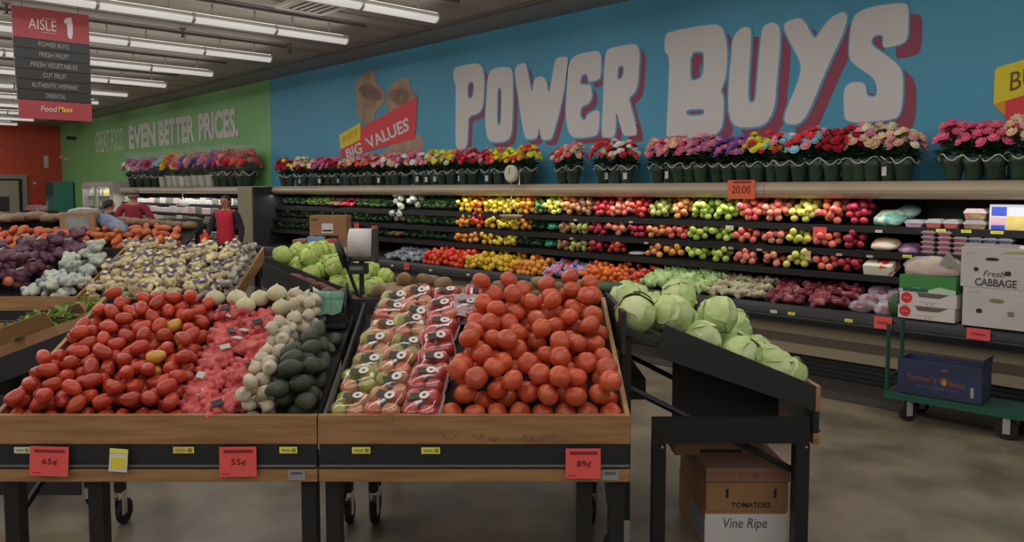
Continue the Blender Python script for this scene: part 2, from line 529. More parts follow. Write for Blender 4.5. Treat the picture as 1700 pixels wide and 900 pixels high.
# ------------------------------------------------------------------ painted lettering on the blue wall
LET={
'P':[[(-9.43,3.45),(-9.37,3.5),(-8.93,3.51),(-8.81,3.47),(-8.75,3.4),(-8.72,3.26),(-8.74,2.93),(-8.78,2.82),(-8.89,2.77),(-9.08,2.75),(-9.09,2.58),(-9.11,2.36),(-9.15,2.28),(-9.26,2.26),(-9.35,2.28),(-9.39,2.37),(-9.38,2.78),(-9.37,3.23),(-9.42,3.29)],[(-9.1,3.24),(-8.99,3.25),(-8.95,3.2),(-8.96,3.07),(-9.01,3.0),(-9.1,3.01)]],
'O':[[(-8.65,3.27),(-8.59,3.37),(-8.42,3.39),(-8.22,3.37),(-8.14,3.33),(-8.12,3.2),(-8.12,2.88),(-8.14,2.47),(-8.19,2.38),(-8.3,2.34),(-8.5,2.34),(-8.62,2.37),(-8.68,2.46),(-8.71,2.66),(-8.68,2.96)],[(-8.44,3.1),(-8.38,3.11),(-8.35,3.05),(-8.36,2.79),(-8.37,2.6),(-8.42,2.57),(-8.45,2.61),(-8.45,2.87)]],
'W':[[(-8.08,3.36),(-7.92,3.4),(-7.86,3.37),(-7.81,3.2),(-7.75,2.96),(-7.72,3.07),(-7.7,3.15),(-7.61,3.18),(-7.52,3.16),(-7.47,3.1),(-7.43,2.93),(-7.39,3.04),(-7.32,3.35),(-7.27,3.39),(-7.12,3.38),(-7.08,3.36),(-7.1,3.22),(-7.16,2.93),(-7.24,2.65),(-7.31,2.48),(-7.36,2.36),(-7.4,2.33),(-7.54,2.33),(-7.58,2.39),(-7.61,2.5),(-7.63,2.39),(-7.68,2.35),(-7.84,2.35),(-7.89,2.4),(-7.95,2.61),(-8.01,2.93),(-8.07,3.19)]],
'E':[[(-7.09,3.22),(-7.05,3.32),(-6.95,3.38),(-6.81,3.39),(-6.58,3.39),(-6.53,3.34),(-6.52,3.22),(-6.53,3.07),(-6.55,3.04),(-6.64,3.02),(-6.73,3.02),(-6.74,3.09),(-6.77,3.13),(-6.84,3.12),(-6.87,3.07),(-6.87,3.0),(-6.76,2.98),(-6.71,2.99),(-6.68,2.93),(-6.67,2.82),(-6.72,2.75),(-6.82,2.73),(-6.86,2.7),(-6.87,2.61),(-6.83,2.55),(-6.77,2.55),(-6.75,2.61),(-6.67,2.64),(-6.57,2.66),(-6.54,2.61),(-6.55,2.42),(-6.58,2.35),(-6.69,2.33),(-6.95,2.33),(-7.04,2.37),(-7.09,2.47),(-7.12,2.63),(-7.11,2.83),(-7.09,3.06)]],
'R':[[(-6.45,3.35),(-6.41,3.39),(-6.26,3.4),(-6.05,3.4),(-5.97,3.38),(-5.93,3.31),(-5.93,3.19),(-5.95,2.92),(-5.99,2.82),(-6.09,2.77),(-6.06,2.68),(-5.99,2.48),(-5.95,2.35),(-5.97,2.31),(-6.13,2.31),(-6.18,2.35),(-6.24,2.52),(-6.28,2.62),(-6.28,2.49),(-6.29,2.34),(-6.34,2.3),(-6.47,2.31),(-6.51,2.35),(-6.49,2.75),(-6.48,3.0),(-6.47,3.2)],[(-6.26,3.16),(-6.18,3.17),(-6.16,3.11),(-6.18,3.03),(-6.21,3.0),(-6.27,3.0)]],
'B':[[(-5.57,3.42),(-5.52,3.47),(-4.93,3.47),(-4.83,3.43),(-4.78,3.33),(-4.75,3.18),(-4.75,2.96),(-4.78,2.82),(-4.83,2.74),(-4.79,2.68),(-4.78,2.56),(-4.79,2.39),(-4.82,2.31),(-4.91,2.25),(-5.06,2.24),(-5.53,2.26),(-5.53,2.36),(-5.51,2.79),(-5.5,3.2),(-5.57,3.24)],[(-5.22,3.2),(-5.06,3.19),(-5.04,3.16),(-5.04,2.99),(-5.07,2.9),(-5.15,2.88),(-5.22,2.89)],[(-5.27,2.57),(-5.03,2.56),(-5.02,2.51),(-5.05,2.49),(-5.25,2.49)]],
'U':[[(-4.69,3.24),(-4.66,3.32),(-4.58,3.38),(-4.49,3.37),(-4.47,3.32),(-4.47,3.16),(-4.49,2.81),(-4.49,2.62),(-4.47,2.58),(-4.42,2.58),(-4.4,2.63),(-4.39,2.8),(-4.37,3.07),(-4.35,3.29),(-4.33,3.36),(-4.23,3.38),(-4.17,3.35),(-4.14,3.29),(-4.14,3.12),(-4.17,2.74),(-4.18,2.53),(-4.23,2.4),(-4.32,2.33),(-4.44,2.32),(-4.61,2.33),(-4.69,2.4),(-4.73,2.56),(-4.72,2.88),(-4.7,3.08)]],
'Y':[[(-4.11,3.31),(-4.08,3.36),(-3.94,3.38),(-3.88,3.34),(-3.82,3.22),(-3.77,3.14),(-3.72,3.21),(-3.63,3.32),(-3.51,3.37),(-3.46,3.34),(-3.45,3.29),(-3.49,3.15),(-3.63,2.87),(-3.74,2.61),(-3.82,2.43),(-3.88,2.35),(-3.94,2.32),(-4.05,2.33),(-4.08,2.39),(-4.05,2.49),(-3.95,2.71),(-3.9,2.88),(-3.94,2.99),(-4.03,3.15)]],
'S':[[(-3.4,3.29),(-3.35,3.34),(-3.22,3.37),(-2.95,3.36),(-2.9,3.33),(-2.89,3.24),(-2.89,3.05),(-2.92,2.99),(-3.08,2.97),(-3.11,2.99),(-3.11,3.08),(-3.13,3.1),(-3.19,3.1),(-3.22,3.06),(-3.21,3.01),(-3.1,2.92),(-2.97,2.81),(-2.93,2.73),(-2.92,2.64),(-2.92,2.44),(-2.95,2.33),(-3.01,2.31),(-3.17,2.3),(-3.34,2.3),(-3.45,2.33),(-3.46,2.42),(-3.47,2.59),(-3.45,2.66),(-3.39,2.69),(-3.29,2.68),(-3.26,2.64),(-3.25,2.57),(-3.23,2.54),(-3.17,2.53),(-3.15,2.57),(-3.16,2.65),(-3.2,2.72),(-3.32,2.81),(-3.41,2.89),(-3.43,2.97),(-3.42,3.16)]],
'banner':[[(-12.0,2.75),(-10.34,3.14),(-10.42,2.49),(-12.66,2.24),(-12.7,2.4)]],
'tab':[[(-12.72,2.66),(-12.0,2.84),(-12.03,2.54),(-12.68,2.4)]],
'bag1':[[(-12.18,3.56),(-11.8,3.7),(-11.55,3.69),(-11.53,3.45),(-11.27,3.35),(-11.24,3.12),(-11.55,3.01),(-11.58,2.85),(-11.91,2.79),(-12.09,2.95),(-12.18,3.25)]],
'in1':[[(-12.13,3.45),(-11.73,3.51),(-11.62,3.44),(-11.38,3.34),(-11.31,3.2),(-11.55,3.17),(-11.91,3.25)]],
'bag2':[[(-11.21,3.35),(-10.84,3.48),(-10.57,3.48),(-10.54,3.27),(-10.34,3.17),(-10.31,3.12),(-11.01,2.93),(-11.21,2.92)]],
'in2':[[(-11.14,3.3),(-10.75,3.32),(-10.56,3.23),(-10.59,3.07),(-10.87,3.04),(-11.07,3.14)]],
'low':[[(-11.34,2.26),(-11.27,2.37),(-10.25,2.62),(-10.16,2.22),(-10.75,2.16)]],
'BIG':[[(-12.52,2.39),(-12.01,2.51),(-11.94,2.3),(-12.47,2.25)]],
'VAL':[[(-11.89,2.55),(-10.59,2.84),(-10.56,2.62),(-11.73,2.37)]],
'ytab':[[(-2.18,2.66),(-2.16,2.69),(-1.69,2.79),(-1.69,2.52),(-2.18,2.38)]],
'fold':[[(-2.18,2.38),(-2.09,2.41),(-2.09,2.28)]],
'rtab':[[(-2.09,2.41),(-1.69,2.52),(-1.69,2.25),(-2.09,2.23)]],
'BUY':[[(-2.07,2.64),(-1.93,2.66),(-1.93,2.51),(-2.04,2.49)]],
}

MWALL = lambda d=0.0: T(0, WY - d, 0) @ RX(PI / 2)
MAROON = mat('maroon_shadow_paint', D(106, 47, 64), .6)
BLUEL = mat('blue_outline_paint', D(65, 119, 146), .6)
big = thing('wall_sign', 'huge white POWER BUYS letters with maroon drop shadow on blue wall', 'sign', Matrix())
for ch in 'POWERBUYS':
    P = LET[ch]
    dx, dz = (.085, -.075) if ch in 'POWER' else (.115, -.115)
    lt = obj('letter', flat(P, WHITEP, .004), big, MWALL(.008))
    obj('letter_outline', flat(P, BLUEL, .002, 1, .014 if ch == 'S' else .022), lt, T(0, 0, -.004))
    obj('letter_shadow', flat([[(x + dx, z + dz) for x, z in q] for q in P], MAROON, .002), lt, T(0, 0, -.0065))
TANB = mat('paper_bag_print', D(128, 112, 96), .7, col2=D(112, 92, 76), msc=3)
BROWNB = mat('bag_inside_print', D(112, 84, 74), .7, col2=D(88, 74, 68), msc=5)
bn = thing('wall_graphic', 'red BIG VALUES banner with yellow tab over grocery bags on blue wall', 'sign', Matrix())
RBAN = mat('red_banner_paint', D(160, 44, 52), .6)
YTAB = mat('yellow_tab_paint', D(178, 150, 30), .6)
for nm, key, mm, d in [('printed_bag', 'bag1', TANB, .004), ('bag_opening', 'in1', BROWNB, .006), ('printed_bag', 'bag2', TANB, .004), ('bag_opening', 'in2', BROWNB, .006), ('bag_base', 'low', TANB, .004), ('banner', 'banner', RBAN, .009), ('banner_tab', 'tab', YTAB, .011)]:
    obj(nm, flat(LET[key], mm, .002, 0 if key in ('banner', 'tab') else 1), bn, MWALL(d))


def on_quad(s, q, m, d, bold, shear=0.0, depth=.002):
    """lettering laid into a slanted box on the wall: lower left, lower right and height taken from the outline q (tl, tr, br, bl)"""
    tl, tr, br, bl = [Vector(p) for p in q]
    me = text(s, 1, 1, m, depth, bold, shear)
    co = np.empty(len(me.vertices) * 3)
    me.vertices.foreach_get('co', co)
    co = co.reshape(-1, 3)
    u, v = co[:, :1], co[:, 1:2]
    f = lambda a, b, c, e: (np.array(a) * (1 - u) + np.array(b) * u) * v + (np.array(e) * (1 - u) + np.array(c) * u) * (1 - v)
    co[:, :2] = f(tl, tr, br, bl)
    me.vertices.foreach_set('co', co.ravel())
    me.update()
    return me


obj('banner_lettering', on_quad('BIG', LET['BIG'][0], WHITEP, d=0, bold=.03), bn, MWALL(.013))
obj('banner_lettering', on_quad('VALUES', LET['VAL'][0], WHITEP, d=0, bold=.03), bn, MWALL(.013))
obj('tab_lettering', on_quad('ENJOY', [(-12.6, 2.62), (-12.1, 2.74), (-12.1, 2.58), (-12.6, 2.48)], mat('ochre_ink', D(150, 118, 24), .6), d=0, bold=0), bn, MWALL(.015))
b2 = thing('wall_graphic', 'yellow and red wall banner with black BUY lettering above the pink flowers', 'sign', Matrix())
obj('banner_tab', flat([[(-2.18, 2.66), (-2.16, 2.69), (-1.3, 2.88), (-1.3, 2.62), (-2.18, 2.38)]], YTAB, .002, 0), b2, MWALL(.012))
obj('banner_fold', flat([[(-2.18, 2.38), (-2.09, 2.41), (-2.09, 2.28)]], mat('orange_fold_paint', D(178, 104, 26), .6), .002, 0), b2, MWALL(.008))
obj('banner', flat([[(-2.09, 2.41), (-1.3, 2.62), (-1.3, 2.1), (-2.09, 2.18)]], RBAN, .002, 0), b2, MWALL(.010))
obj('tab_lettering', on_quad('BUY', [(-2.06, 2.635), (-1.76, 2.70), (-1.76, 2.55), (-2.06, 2.48)], mat('dark_olive_ink', D(74, 62, 18), .6), d=0, bold=.0), b2, MWALL(.015))
obj('banner_lettering', on_quad('S', [(-1.9, 2.40), (-1.68, 2.46), (-1.68, 2.2), (-1.9, 2.16)], WHITEP, d=0, bold=.04), b2, MWALL(.014))
gr = thing('wall_sign', 'white lettering about even better prices on the green wall', 'sign', Matrix())
THIN = mat('thin_white_paint', D(150, 160, 140), .6)
for w, x0, x1, bold, mm in [('GREAT', -27.4, -26.0, .006, THIN), ('FOOD.', -25.8, -24.6, .006, THIN), ('EVEN', -24.2, -22.05, .045, WHITEP), ('BETTER', -21.8, -19.4, .045, WHITEP), ('PRICES.', -19.15, -16.95, .045, WHITEP)]:
    obj('word', text(w, x1 - x0, .66, mm, .004, bold), gr, T(x0, WY - .006, 2.83) @ RX(PI / 2))

# hanging aisle sign
sg = thing('aisle_sign', 'hanging red and black AISLE 1 sign listing the aisle contents', 'sign', T(-10.9, 2.164, 2.515) @ SCL(1.09))
SRED = mat('sign_red', D(140, 50, 56, .62), .5)
SBLK = mat('sign_black', D(30, 29, 30, .7), .5)
MB().box(-.006, .006, .03, .745, .19, .88).build('backing_panel', SBLK, sg)
MB().box(-.012, .012, 0, .755, .87, 1.2).build('top_panel', SRED, sg)
MB().box(-.012, .012, .03, .755, 0, .2).build('foot_panel', SRED, sg)
for k in range(6):
    z = .87 - (k + 1) * .1117
    MB().box(-.014, .014, .0 + .004 * k, .755, z + .004, z + .11).build('listing_strip', SBLK, sg, bevel=.003)
MS = lambda y, z: Matrix(((0, 0, 1, .016), (1, 0, 0, y), (0, 1, 0, z), (0, 0, 0, 1)))
SW = mat('sign_white', D(150, 146, 144), .6)
SG = mat('sign_grey', D(112, 110, 108), .6)
obj('lettering', text('AISLE', .27, .115, SW, .002, -.004), sg, MS(.15, .97))
obj('numeral', flat([[(.03, 0), (.085, 0), (.085, .235), (.045, .235), (0, .205), (0, .16), (.03, .172)]], SW, .002, 1), sg, MS(.5, .91))
MB().box(.013, .015, .28, .42, 1.1, 1.104).box(.013, .015, .28, .42, .945, .949).build('rule_line', SW, sg)
for k, s in enumerate(['POWER BUYS', 'FRESH FRUIT', 'FRESH VEGETABLES', 'CUT FRUIT', 'AUTHENTIC HISPANIC', 'ORIENTAL']):
    w = [.3, .29, .46, .23, .46, .2][k]
    obj('lettering', text(s, w, .05, SG, .002, -.004), sg, MS(.39 - w / 2, .87 - (k + 1) * .1117 + .033))
obj('logo', text('Food', .16, .06, SW, .002, .0, .2), sg, MS(.24, .085))
obj('logo', text('Maxx', .15, .06, mat('logo_yellow', D(166, 140, 60), .6), .002, .01, .2), sg, MS(.41, .09))
for y in (.1, .65):
    MB().tube([(0, y, 1.2), (0, y, 1.315)], .004, 5).build('hanging_wire', DARKTONE, sg)

# ------------------------------------------------------------------ refrigerated cases along the wall
SHELVES = [(7.05, 1.335, 28), (7.0, 1.12, 22), (6.95, .915, 20)]      # front edge, height, slope in degrees


def case_unit(x0, x1, label, flat_shelves=False, rail=BEIGE):
    xc = (x0 + x1) / 2
    t = thing('produce_case', label, 'refrigerated case', T(xc, 0, 0), 'refrigerated produce cases')
    a, b = x0 - xc, x1 - xc
    MB().box(a, b, 6.76, 7.55, 0, .19).build('kick_plate', BLACKM, t)
    kr = MB()
    for k in range(4):
        kr.box(a, b, 6.745, 6.76, .025 + k * .04, .045 + k * .04)
    kr.build('kick_groove', BLACKP, t)
    MB().box(a, b, 6.72, 7.55, .19, .47).build('base_panel', BEIGE2, t)
    MB().box(a, b, 6.705, 6.72, .295, .365).build('base_strip', BROWNST, t)
    MB().prism([(6.66, .47), (6.6, .485), (6.585, .53), (6.6, .6), (6.63, .635), (6.68, .635), (6.68, .47)], a, b, 'x').build('bumper', BLACKP, t)
    MB().box(a, b, 6.575, 6.59, .555, .575).build('price_channel', mat('grey_channel', D(44, 45, 47), .35), t)
    MB().prism([(6.68, .60), (7.5, .76), (7.5, .47), (6.68, .47)], a, b, 'x').build('deck', BLACKS, t)
    MB().box(a, b, 7.5, 7.55, .47, 1.72).build('back_panel', BLACKS, t)
    for yf, z, s in SHELVES:
        dz = 0 if flat_shelves else (7.5 - yf) * math.tan(math.radians(min(s, 20)))
        sh = MB().prism([(yf, z - .03), (yf, z), (7.5, z + dz), (7.5, z + dz - .03)], a, b, 'x').build('shelf', BLACKS, t)
        MB().box(a, b, yf - .015, yf, z - .045, z + .015).build('shelf_lip', BLACKS, sh)
    r = [(7.09 - .115 * math.cos(q), 1.6625 + .0775 * math.sin(q)) for q in np.linspace(-PI / 2, PI / 2, 9)]
    MB().prism(r, a + .002, b - .002, 'x').build('canopy_rail', rail, t, False)
    MB().box(a, b, 7.09, 7.55, 1.7, 1.735).build('canopy_top', mat('canopy_top_grey', D(92, 90, 86), .5), t)
    return t


U1 = case_unit(-3.94, 0.4, 'nearest length of wall case, berries and white cabbage cartons in it', True)
U2 = case_unit(-8.9, -3.94, 'middle length of wall case full of apples, citrus and peppers')
U3 = case_unit(-14.25, -8.9, 'farthest length of wall case with dark leafy greens')
for ob in KIDS[U3.name]:
    pass
MB().box(-2.675, -2.6, 6.62, 7.55, 0, 1.72).build('end_panel', BLACKM, U3)
one('floor_strip', MB().box(-14, .4, 6.12, 6.72, 0, .008).mesh('mat', mat('charcoal_strip', D(40, 37, 35), .6, col2=D(33, 31, 29), msc=30)), 'long charcoal strip on the floor along the foot of the wall case', 'mat', Matrix())  # long dark strip on the floor in front of the case

# ------------------------------------------------------------------ potted flowers along the canopy
FOIL = mat('dark_green_foil', D(30, 44, 34), .35, rnd=.3, bump=.4, bsc=40)
FOILW = mat('white_pot_wrap', D(140, 140, 132), .5)
LEAF = mat('dark_leaf', D(34, 56, 34), .5, rnd=.25, col2=D(24, 40, 26), msc=9)
RIB = mat('silver_ribbon', D(150, 150, 142), .4)


def bloom_mesh(m, r=.034):
    mb = MB()
    for lobes, rad, el, up in ((6, .62, -.35, .0), (5, .36, -.85, .22)):
        for k in range(lobes):
            M = RZ(2 * PI * k / lobes + up * 2) @ T(r * rad, 0, r * (.1 + up)) @ RY(el)
            mb.blob(lambda t, p: (r * .5 * math.sin(t) * math.cos(p), r * .44 * math.sin(t) * math.sin(p), r * .16 * math.cos(t) + r * .34 * (math.sin(t) * math.cos(p)) ** 2), 6, 4, M)
    mb.blob(lambda t, p: (r * .4 * math.sin(t) * math.cos(p), r * .4 * math.sin(t) * math.sin(p), r * .3 * math.cos(t) + r * .25), 6, 4)
    return mb.mesh('bloom', m, True)


BC = {'crimson': (132, 22, 36), 'red': (160, 44, 52), 'pink': (186, 78, 104), 'rose': (186, 108, 124), 'peach': (192, 140, 116), 'cream': (178, 164, 140), 'white': (172, 168, 166), 'yellow': (196, 164, 44),
      'gold': (192, 132, 40), 'purple': (94, 62, 120), 'mauve': (138, 84, 116), 'blue': (112, 148, 172), 'orange': (190, 92, 50), 'navy': (52, 54, 110)}
BM = {k: bloom_mesh(mat('petal_' + k, D(*v), .6, rnd=.18)) for k, v in BC.items()}


def foliage_mesh(seed, n=60):
    rn = random.Random(seed)
    mb = MB()
    for k in range(n):
        a = rn.uniform(0, 2 * PI)
        el = rn.uniform(-.2, 1.2)
        L_, w = rn.uniform(.07, .13), rn.uniform(.02, .032)
        M = T(0, 0, .21) @ RZ(a) @ RY(-el) @ T(rn.uniform(.02, .06), 0, 0) @ RX(rn.uniform(-.6, .6))
        mb.add([(0, 0, 0), (L_ * .45, w, .01), (L_, 0, -.012), (L_ * .45, -w, .01), (L_ * .5, 0, -.004)], [(0, 1, 4), (1, 2, 4), (2, 3, 4), (3, 0, 4)], M)
    return mb.mesh('foliage', LEAF)


FOL = [foliage_mesh(k) for k in range(4)]
POT = MB().lathe([(.056, 0), (.06, .03), (.075, .12), (.108, .195), (.102, .195), (.05, .13)], 16).mesh('pot', FOIL, True)
POTW = MB().lathe([(.06, 0), (.064, .03), (.075, .14), (.085, .17), (.08, .17), (.05, .12)], 16).mesh('pot', FOILW, True)
RIBM = MB().tube([(.108 * math.cos(a) * (1 + .05 * math.cos(7 * a)), .108 * math.sin(a) * (1 + .05 * math.cos(7 * a)), .182 + .026 * math.sin(4 * a)) for a in np.linspace(0, 2 * PI, 41)], .0055, 5).mesh('ribbon', RIB, True)


def pot(x, y, z, cols, label, rn, nb=14, sc=1.0, white=False, group='potted flowers along the case canopy', tagcard=True, bs=1.0):
    t = thing('potted_flower', label, 'flower', T(x, y, z) @ RZ(rn.uniform(0, 6)) @ SCL(sc, sc, sc * rn.uniform(.95, 1.06)), group)
    obj('pot', POTW if white else POT, t)
    if not white:
        obj('ribbon', RIBM, t)
    obj('foliage', rn.choice(FOL), t)
    if tagcard and rn.random() < .55:
        a = rn.uniform(-2.4, -.7)
        MB().box(-.022, .022, -.001, .001, 0, .075).build('price_tag', WHITE, t, M=T(.075 * math.cos(a), .075 * math.sin(a), .05) @ RZ(a + PI / 2))
    for k in range(nb):
        el = math.acos(1 - (k + .5) / nb * .86)
        a = k * 2.4 + rn.uniform(-.3, .3)
        R_ = .135 * rn.uniform(.8, 1.12)
        d = Vector((math.sin(el) * math.cos(a), math.sin(el) * math.sin(a), math.cos(el)))
        p = Vector((0, 0, .265)) + Vector((d.x * R_, d.y * R_, d.z * R_ * 1.45))
        q = (d + Vector((0, 0, .5))).to_track_quat('Z', 'Y').to_matrix().to_4x4()
        obj('flower', BM[rn.choice(cols)], t, T(*p) @ q @ SCL(rn.uniform(.95, 1.35) * bs))
    return t


FW = random.Random(5)
FL = [  # from the near end: x positions, petal colours, wording
    ([-1.55, -1.72, -1.88], ['peach', 'rose', 'cream'], 'peach and cream', 'beside the red banner'),
    ([-2.05, -2.21, -2.37], ['pink'], 'hot pink', 'just left of the yellow wall banner'),
    ([-2.76, -2.9, -3.04, -3.16], ['peach', 'rose', 'cream'], 'peach pink', 'below the letter S'),
    ([-3.24, -3.4], ['crimson'], 'dark crimson', 'between the letters Y and S'),
    ([-3.56, -3.72, -3.88], ['blue', 'rose', 'white', 'red'], 'pink, white and pale blue', 'below the letter Y'),
    ([-4.02, -4.18], ['yellow', 'yellow', 'red', 'rose'], 'yellow and red', 'left of the letter Y'),
    ([-4.33, -4.5], ['purple', 'purple', 'mauve'], 'purple', 'below the letter U'),
    ([-4.66, -4.83, -4.98], ['mauve', 'rose', 'rose'], 'mauve pink', 'between the letters B and U'),
    ([-5.1, -5.24, -5.38], ['rose', 'peach', 'pink'], 'rose pink', 'below the letter B'),
    ([-5.86, -6.02, -6.19], ['red', 'cream', 'white', 'crimson'], 'red and cream', 'clustered below the letter R'),
    ([-6.64, -6.88], ['pink', 'red', 'peach'], 'coral pink', 'clustered below the letter E'),
    ([-7.42, -7.6, -7.8, -8.02], ['yellow', 'gold', 'red', 'yellow', 'orange'], 'yellow and red', 'behind the round white scale dial'),
    ([-8.3, -8.55, -8.8], ['red', 'crimson', 'rose'], 'dark red', 'below the letter P'),
    ([-9.02, -9.25, -9.45], ['yellow', 'gold', 'cream'], 'yellow', 'just right of the grocery bag picture'),
    ([-9.7, -9.95, -10.2, -10.45, -10.7], ['rose', 'peach', 'white', 'pink'], 'pale pink', 'below the grocery bag picture'),
    ([-10.95, -11.2, -11.45, -11.7, -11.95], ['red', 'rose', 'peach', 'orange'], 'coral red', 'below the red wall banner'),
    ([-12.25, -12.55, -12.85], ['pink', 'mauve', 'crimson'], 'magenta', 'left of the red wall banner'),
    ([-13.1, -13.35, -13.6], ['peach', 'cream', 'crimson'], 'cream and red', 'near the blue wall end'),
    ([-13.9, -14.15], ['yellow', 'crimson', 'crimson'], 'crimson and yellow', 'at the blue wall end')]
for xs, cols, word, where in FL:
    for i, x in enumerate(xs):
        far = x < -9
        lab = 'pot of %s flowers %s, %s from the right' % (word, where, ORD[i])
        pot(x, 7.25 + FW.uniform(-.03, .06), 1.735, cols, lab, FW, 15 if far else 24, 1.04, bs=1.4 if far else 1.12)
# ------------------------------------------------------------------ display tables
def table(name_label, x, y, w, depth=.86, rot=0.0, zf=.80, rise=.34, side='wood', legs=None, group='slanted display tables', back_legs=True, sides=(1, 1), cut=1.0):
    """slanted produce table; local x runs along its front, local y goes back; the front faces -y"""
    t = thing('display_table', name_label, 'table', F @ T(x, y, 0) @ RZ(math.radians(rot)), group)
    a = math.atan2(rise, depth)
    MB().box(0, w, 0, .022, zf - .115, zf).build('front_board', WOOD, t, bevel=.003)
    MB().box(.004, w - .004, .004, .03, zf - .213, zf - .115).build('price_channel', BLACKP, t)
    MB().tube([(.004, .0, zf - .2), (w - .004, .0, zf - .2)], .006, 6).build('channel_ridge', mat('grey_ridge', D(52, 53, 55), .3), t)
    MB().box(0, w, 0, .03, zf - .263, zf - .213).build('lower_strip', WOOD, t, bevel=.003)
    for x0 in [q for q, on in zip((0, w - .02), sides) if on]:
        dc = depth * cut
        p = [(.022, zf - .115), (.022, zf), (dc, zf + rise * cut), (dc + (.04 if cut < 1 else 0), zf + rise * cut - .14)]
        MB().prism(p, x0, x0 + .02, 'x').build('side_board', WOODY if side == 'wood' else BLACKM, t, bevel=.002)
    MB().prism([(.022, zf - .115), (.022, zf - .085), (depth, zf + rise - .085), (depth, zf + rise - .115)], .02, w - .02, 'x').build('tray', BLACKM, t)
    MB().box(.0, w, depth, depth + .02, zf + rise - .2, zf + rise - .01).build('back_board', BLACKM, t)
    for lx in (legs or (.045, w - .045)):
        MB().box(lx - .03, lx + .03, .04, .1, 0, zf - .263 + .1).build('leg', BLACK, t, bevel=.004)
    if back_legs:
        for lx in (.06, w - .06):
            lg = MB().box(lx - .022, lx + .022, depth - .03, depth + .014, .17, zf + rise - .12).build('leg', BLACK, t, bevel=.003)
            MB().box(lx - .024, lx - .018, depth - .03, depth + .01, .06, .18).box(lx + .018, lx + .024, depth - .03, depth + .01, .06, .18).build('caster_fork', CHROME, lg)
            wh = MB().lathe([(.02, -.016), (.058, -.016), (.062, -.01), (.062, .01), (.058, .016), (.02, .016)], 18, T(lx, depth + .025, .062) @ RY(PI / 2)).build('caster_wheel', RUBBER, lg)
        for lx in (.06, w - .06):
            MB().tube([(lx, .09, zf - .40), (lx, depth - .02, zf - .02)], .016, 6).build('brace', BLACK, t)
    t['_z'] = 0
    del t['_z']
    return t, a


def heap(a, zb, s0, s1, xr, r, n, seed, k=9, pack=.99, row=False):
    """drop n balls one by one onto a slope; returns (x, s, h) resting places"""
    rn = random.Random(seed)
    P = np.zeros((0, 3))
    out = []
    if row:                                   # a full first row against the front board
        x0, x1 = xr(0)
        m = int((x1 - x0) / (2 * r))
        out = [(x0 + r + i * (x1 - x0 - 2 * r) / (m - 1), s0 + r * rn.uniform(1, 1.15), r) for i in range(m)]
        P = np.array(out)
    for i in range(n):
        best = None
        for _ in range(k):
            s = rn.uniform(s0 + r, s1 - r)
            x0, x1 = xr((s - s0) / (s1 - s0))
            x = rn.uniform(min(x0 + r, x1 - r), max(x0 + r, x1 - r))
            h = r
            if len(P):
                d2 = (P[:, 0] - x) ** 2 + (P[:, 1] - s) ** 2
                q = d2 < (2 * r * pack) ** 2
                if q.any():
                    h = max(r, float((P[q, 2] + np.sqrt((2 * r * pack) ** 2 - d2[q])).max()))
            if best is None or h < best[2]:
                best = (x, s, h)
        out.append(best)
        P = np.vstack([P, best])
    return out


def place_heap(tab, a, zb, y0, pts, protos, labeler, name_rot, seed, group):
    rn = random.Random(seed)
    W_ = tab.matrix_basis
    for (x, s, h) in pts:
        p = Vector((x, y0 + s * math.cos(a) - h * math.sin(a), zb + s * math.sin(a) + h * math.cos(a)))
        M = W_ @ T(*p) @ RX(a) @ name_rot(rn)
        pr = rn.choice(protos)
        lab = labeler(x, s, h)
        dup_mesh(pr, M, lab, group + ', ' + ' '.join(lab.split()[-6:]))


PROTO = {}


def dup_mesh(pr, M, lab, grp):
    """pr: (object name, mesh or proto thing, category)"""
    nm, me, cat = pr
    if isinstance(me, bpy.types.Mesh):
        one(nm, me, lab, cat, M, grp)
    elif not me.get('_used'):
        me['_used'] = 1
        me.matrix_basis = M
        me['label'], me['group'], me['category'] = lab, grp, cat
    else:
        c = dup(me, M, lab, grp)
        if '_used' in c:
            del c['_used']


# ------------------------------------------------------------------ produce shapes
def ell(rx, ry, rz, lob=0, amp=0.0, dimple=0.0):
    def fn(t, p):
        q = 1 + amp * math.cos(lob * p) * math.sin(t)
        z = rz * math.cos(t) - dimple * math.exp(-(t / .35) ** 2)
        return (rx * q * math.sin(t) * math.cos(p), ry * q * math.sin(t) * math.sin(p), z)
    return fn


TOM = mat('tomato_skin', PL(180, 76, 48, .5), .3, rnd=.12, col2=PL(186, 96, 50, .5), msc=9, lo=.5, hi=.8, coat=.12)
ROMA = mat('roma_skin', PL(166, 54, 36, .5), .3, rnd=.18, col2=PL(182, 84, 44, .5), msc=11, lo=.45, hi=.8, coat=.15)
ROMAY = mat('unripe_roma_skin', PL(176, 134, 48), .28, col2=PL(166, 80, 42), msc=10, coat=.3)
GARL = mat('garlic_skin', PL(176, 169, 150), .6, rnd=.08, col2=PL(162, 150, 130), msc=20)
AVO = mat('avocado_skin', PL(44, 52, 42), .45, rnd=.25, col2=PL(58, 64, 48), msc=22, bump=.5, bsc=120)
WON = mat('white_onion_skin', PL(178, 172, 146), .4, rnd=.07, col2=PL(164, 162, 128), msc=5, mst=(1, 1, .15))
me_tom = [MB().blob(ell(.0445, .0445, .0385, 5, .022 + .01 * k, .0065), 20, 12).mesh('beefsteak_tomato', TOM, True) for k in range(2)]


def roma_fn(k):
    def fn(t, p):
        u = math.cos(t)
        r = .0288 * (1 + .08 * u) * math.sin(t) ** (.9)
        return (.042 * u - (.004 * math.exp(-(t / .3) ** 2)), r * math.cos(p) * (1 + .03 * k * math.cos(3 * p)), r * math.sin(p) + .003 * k * u * u)
    return fn


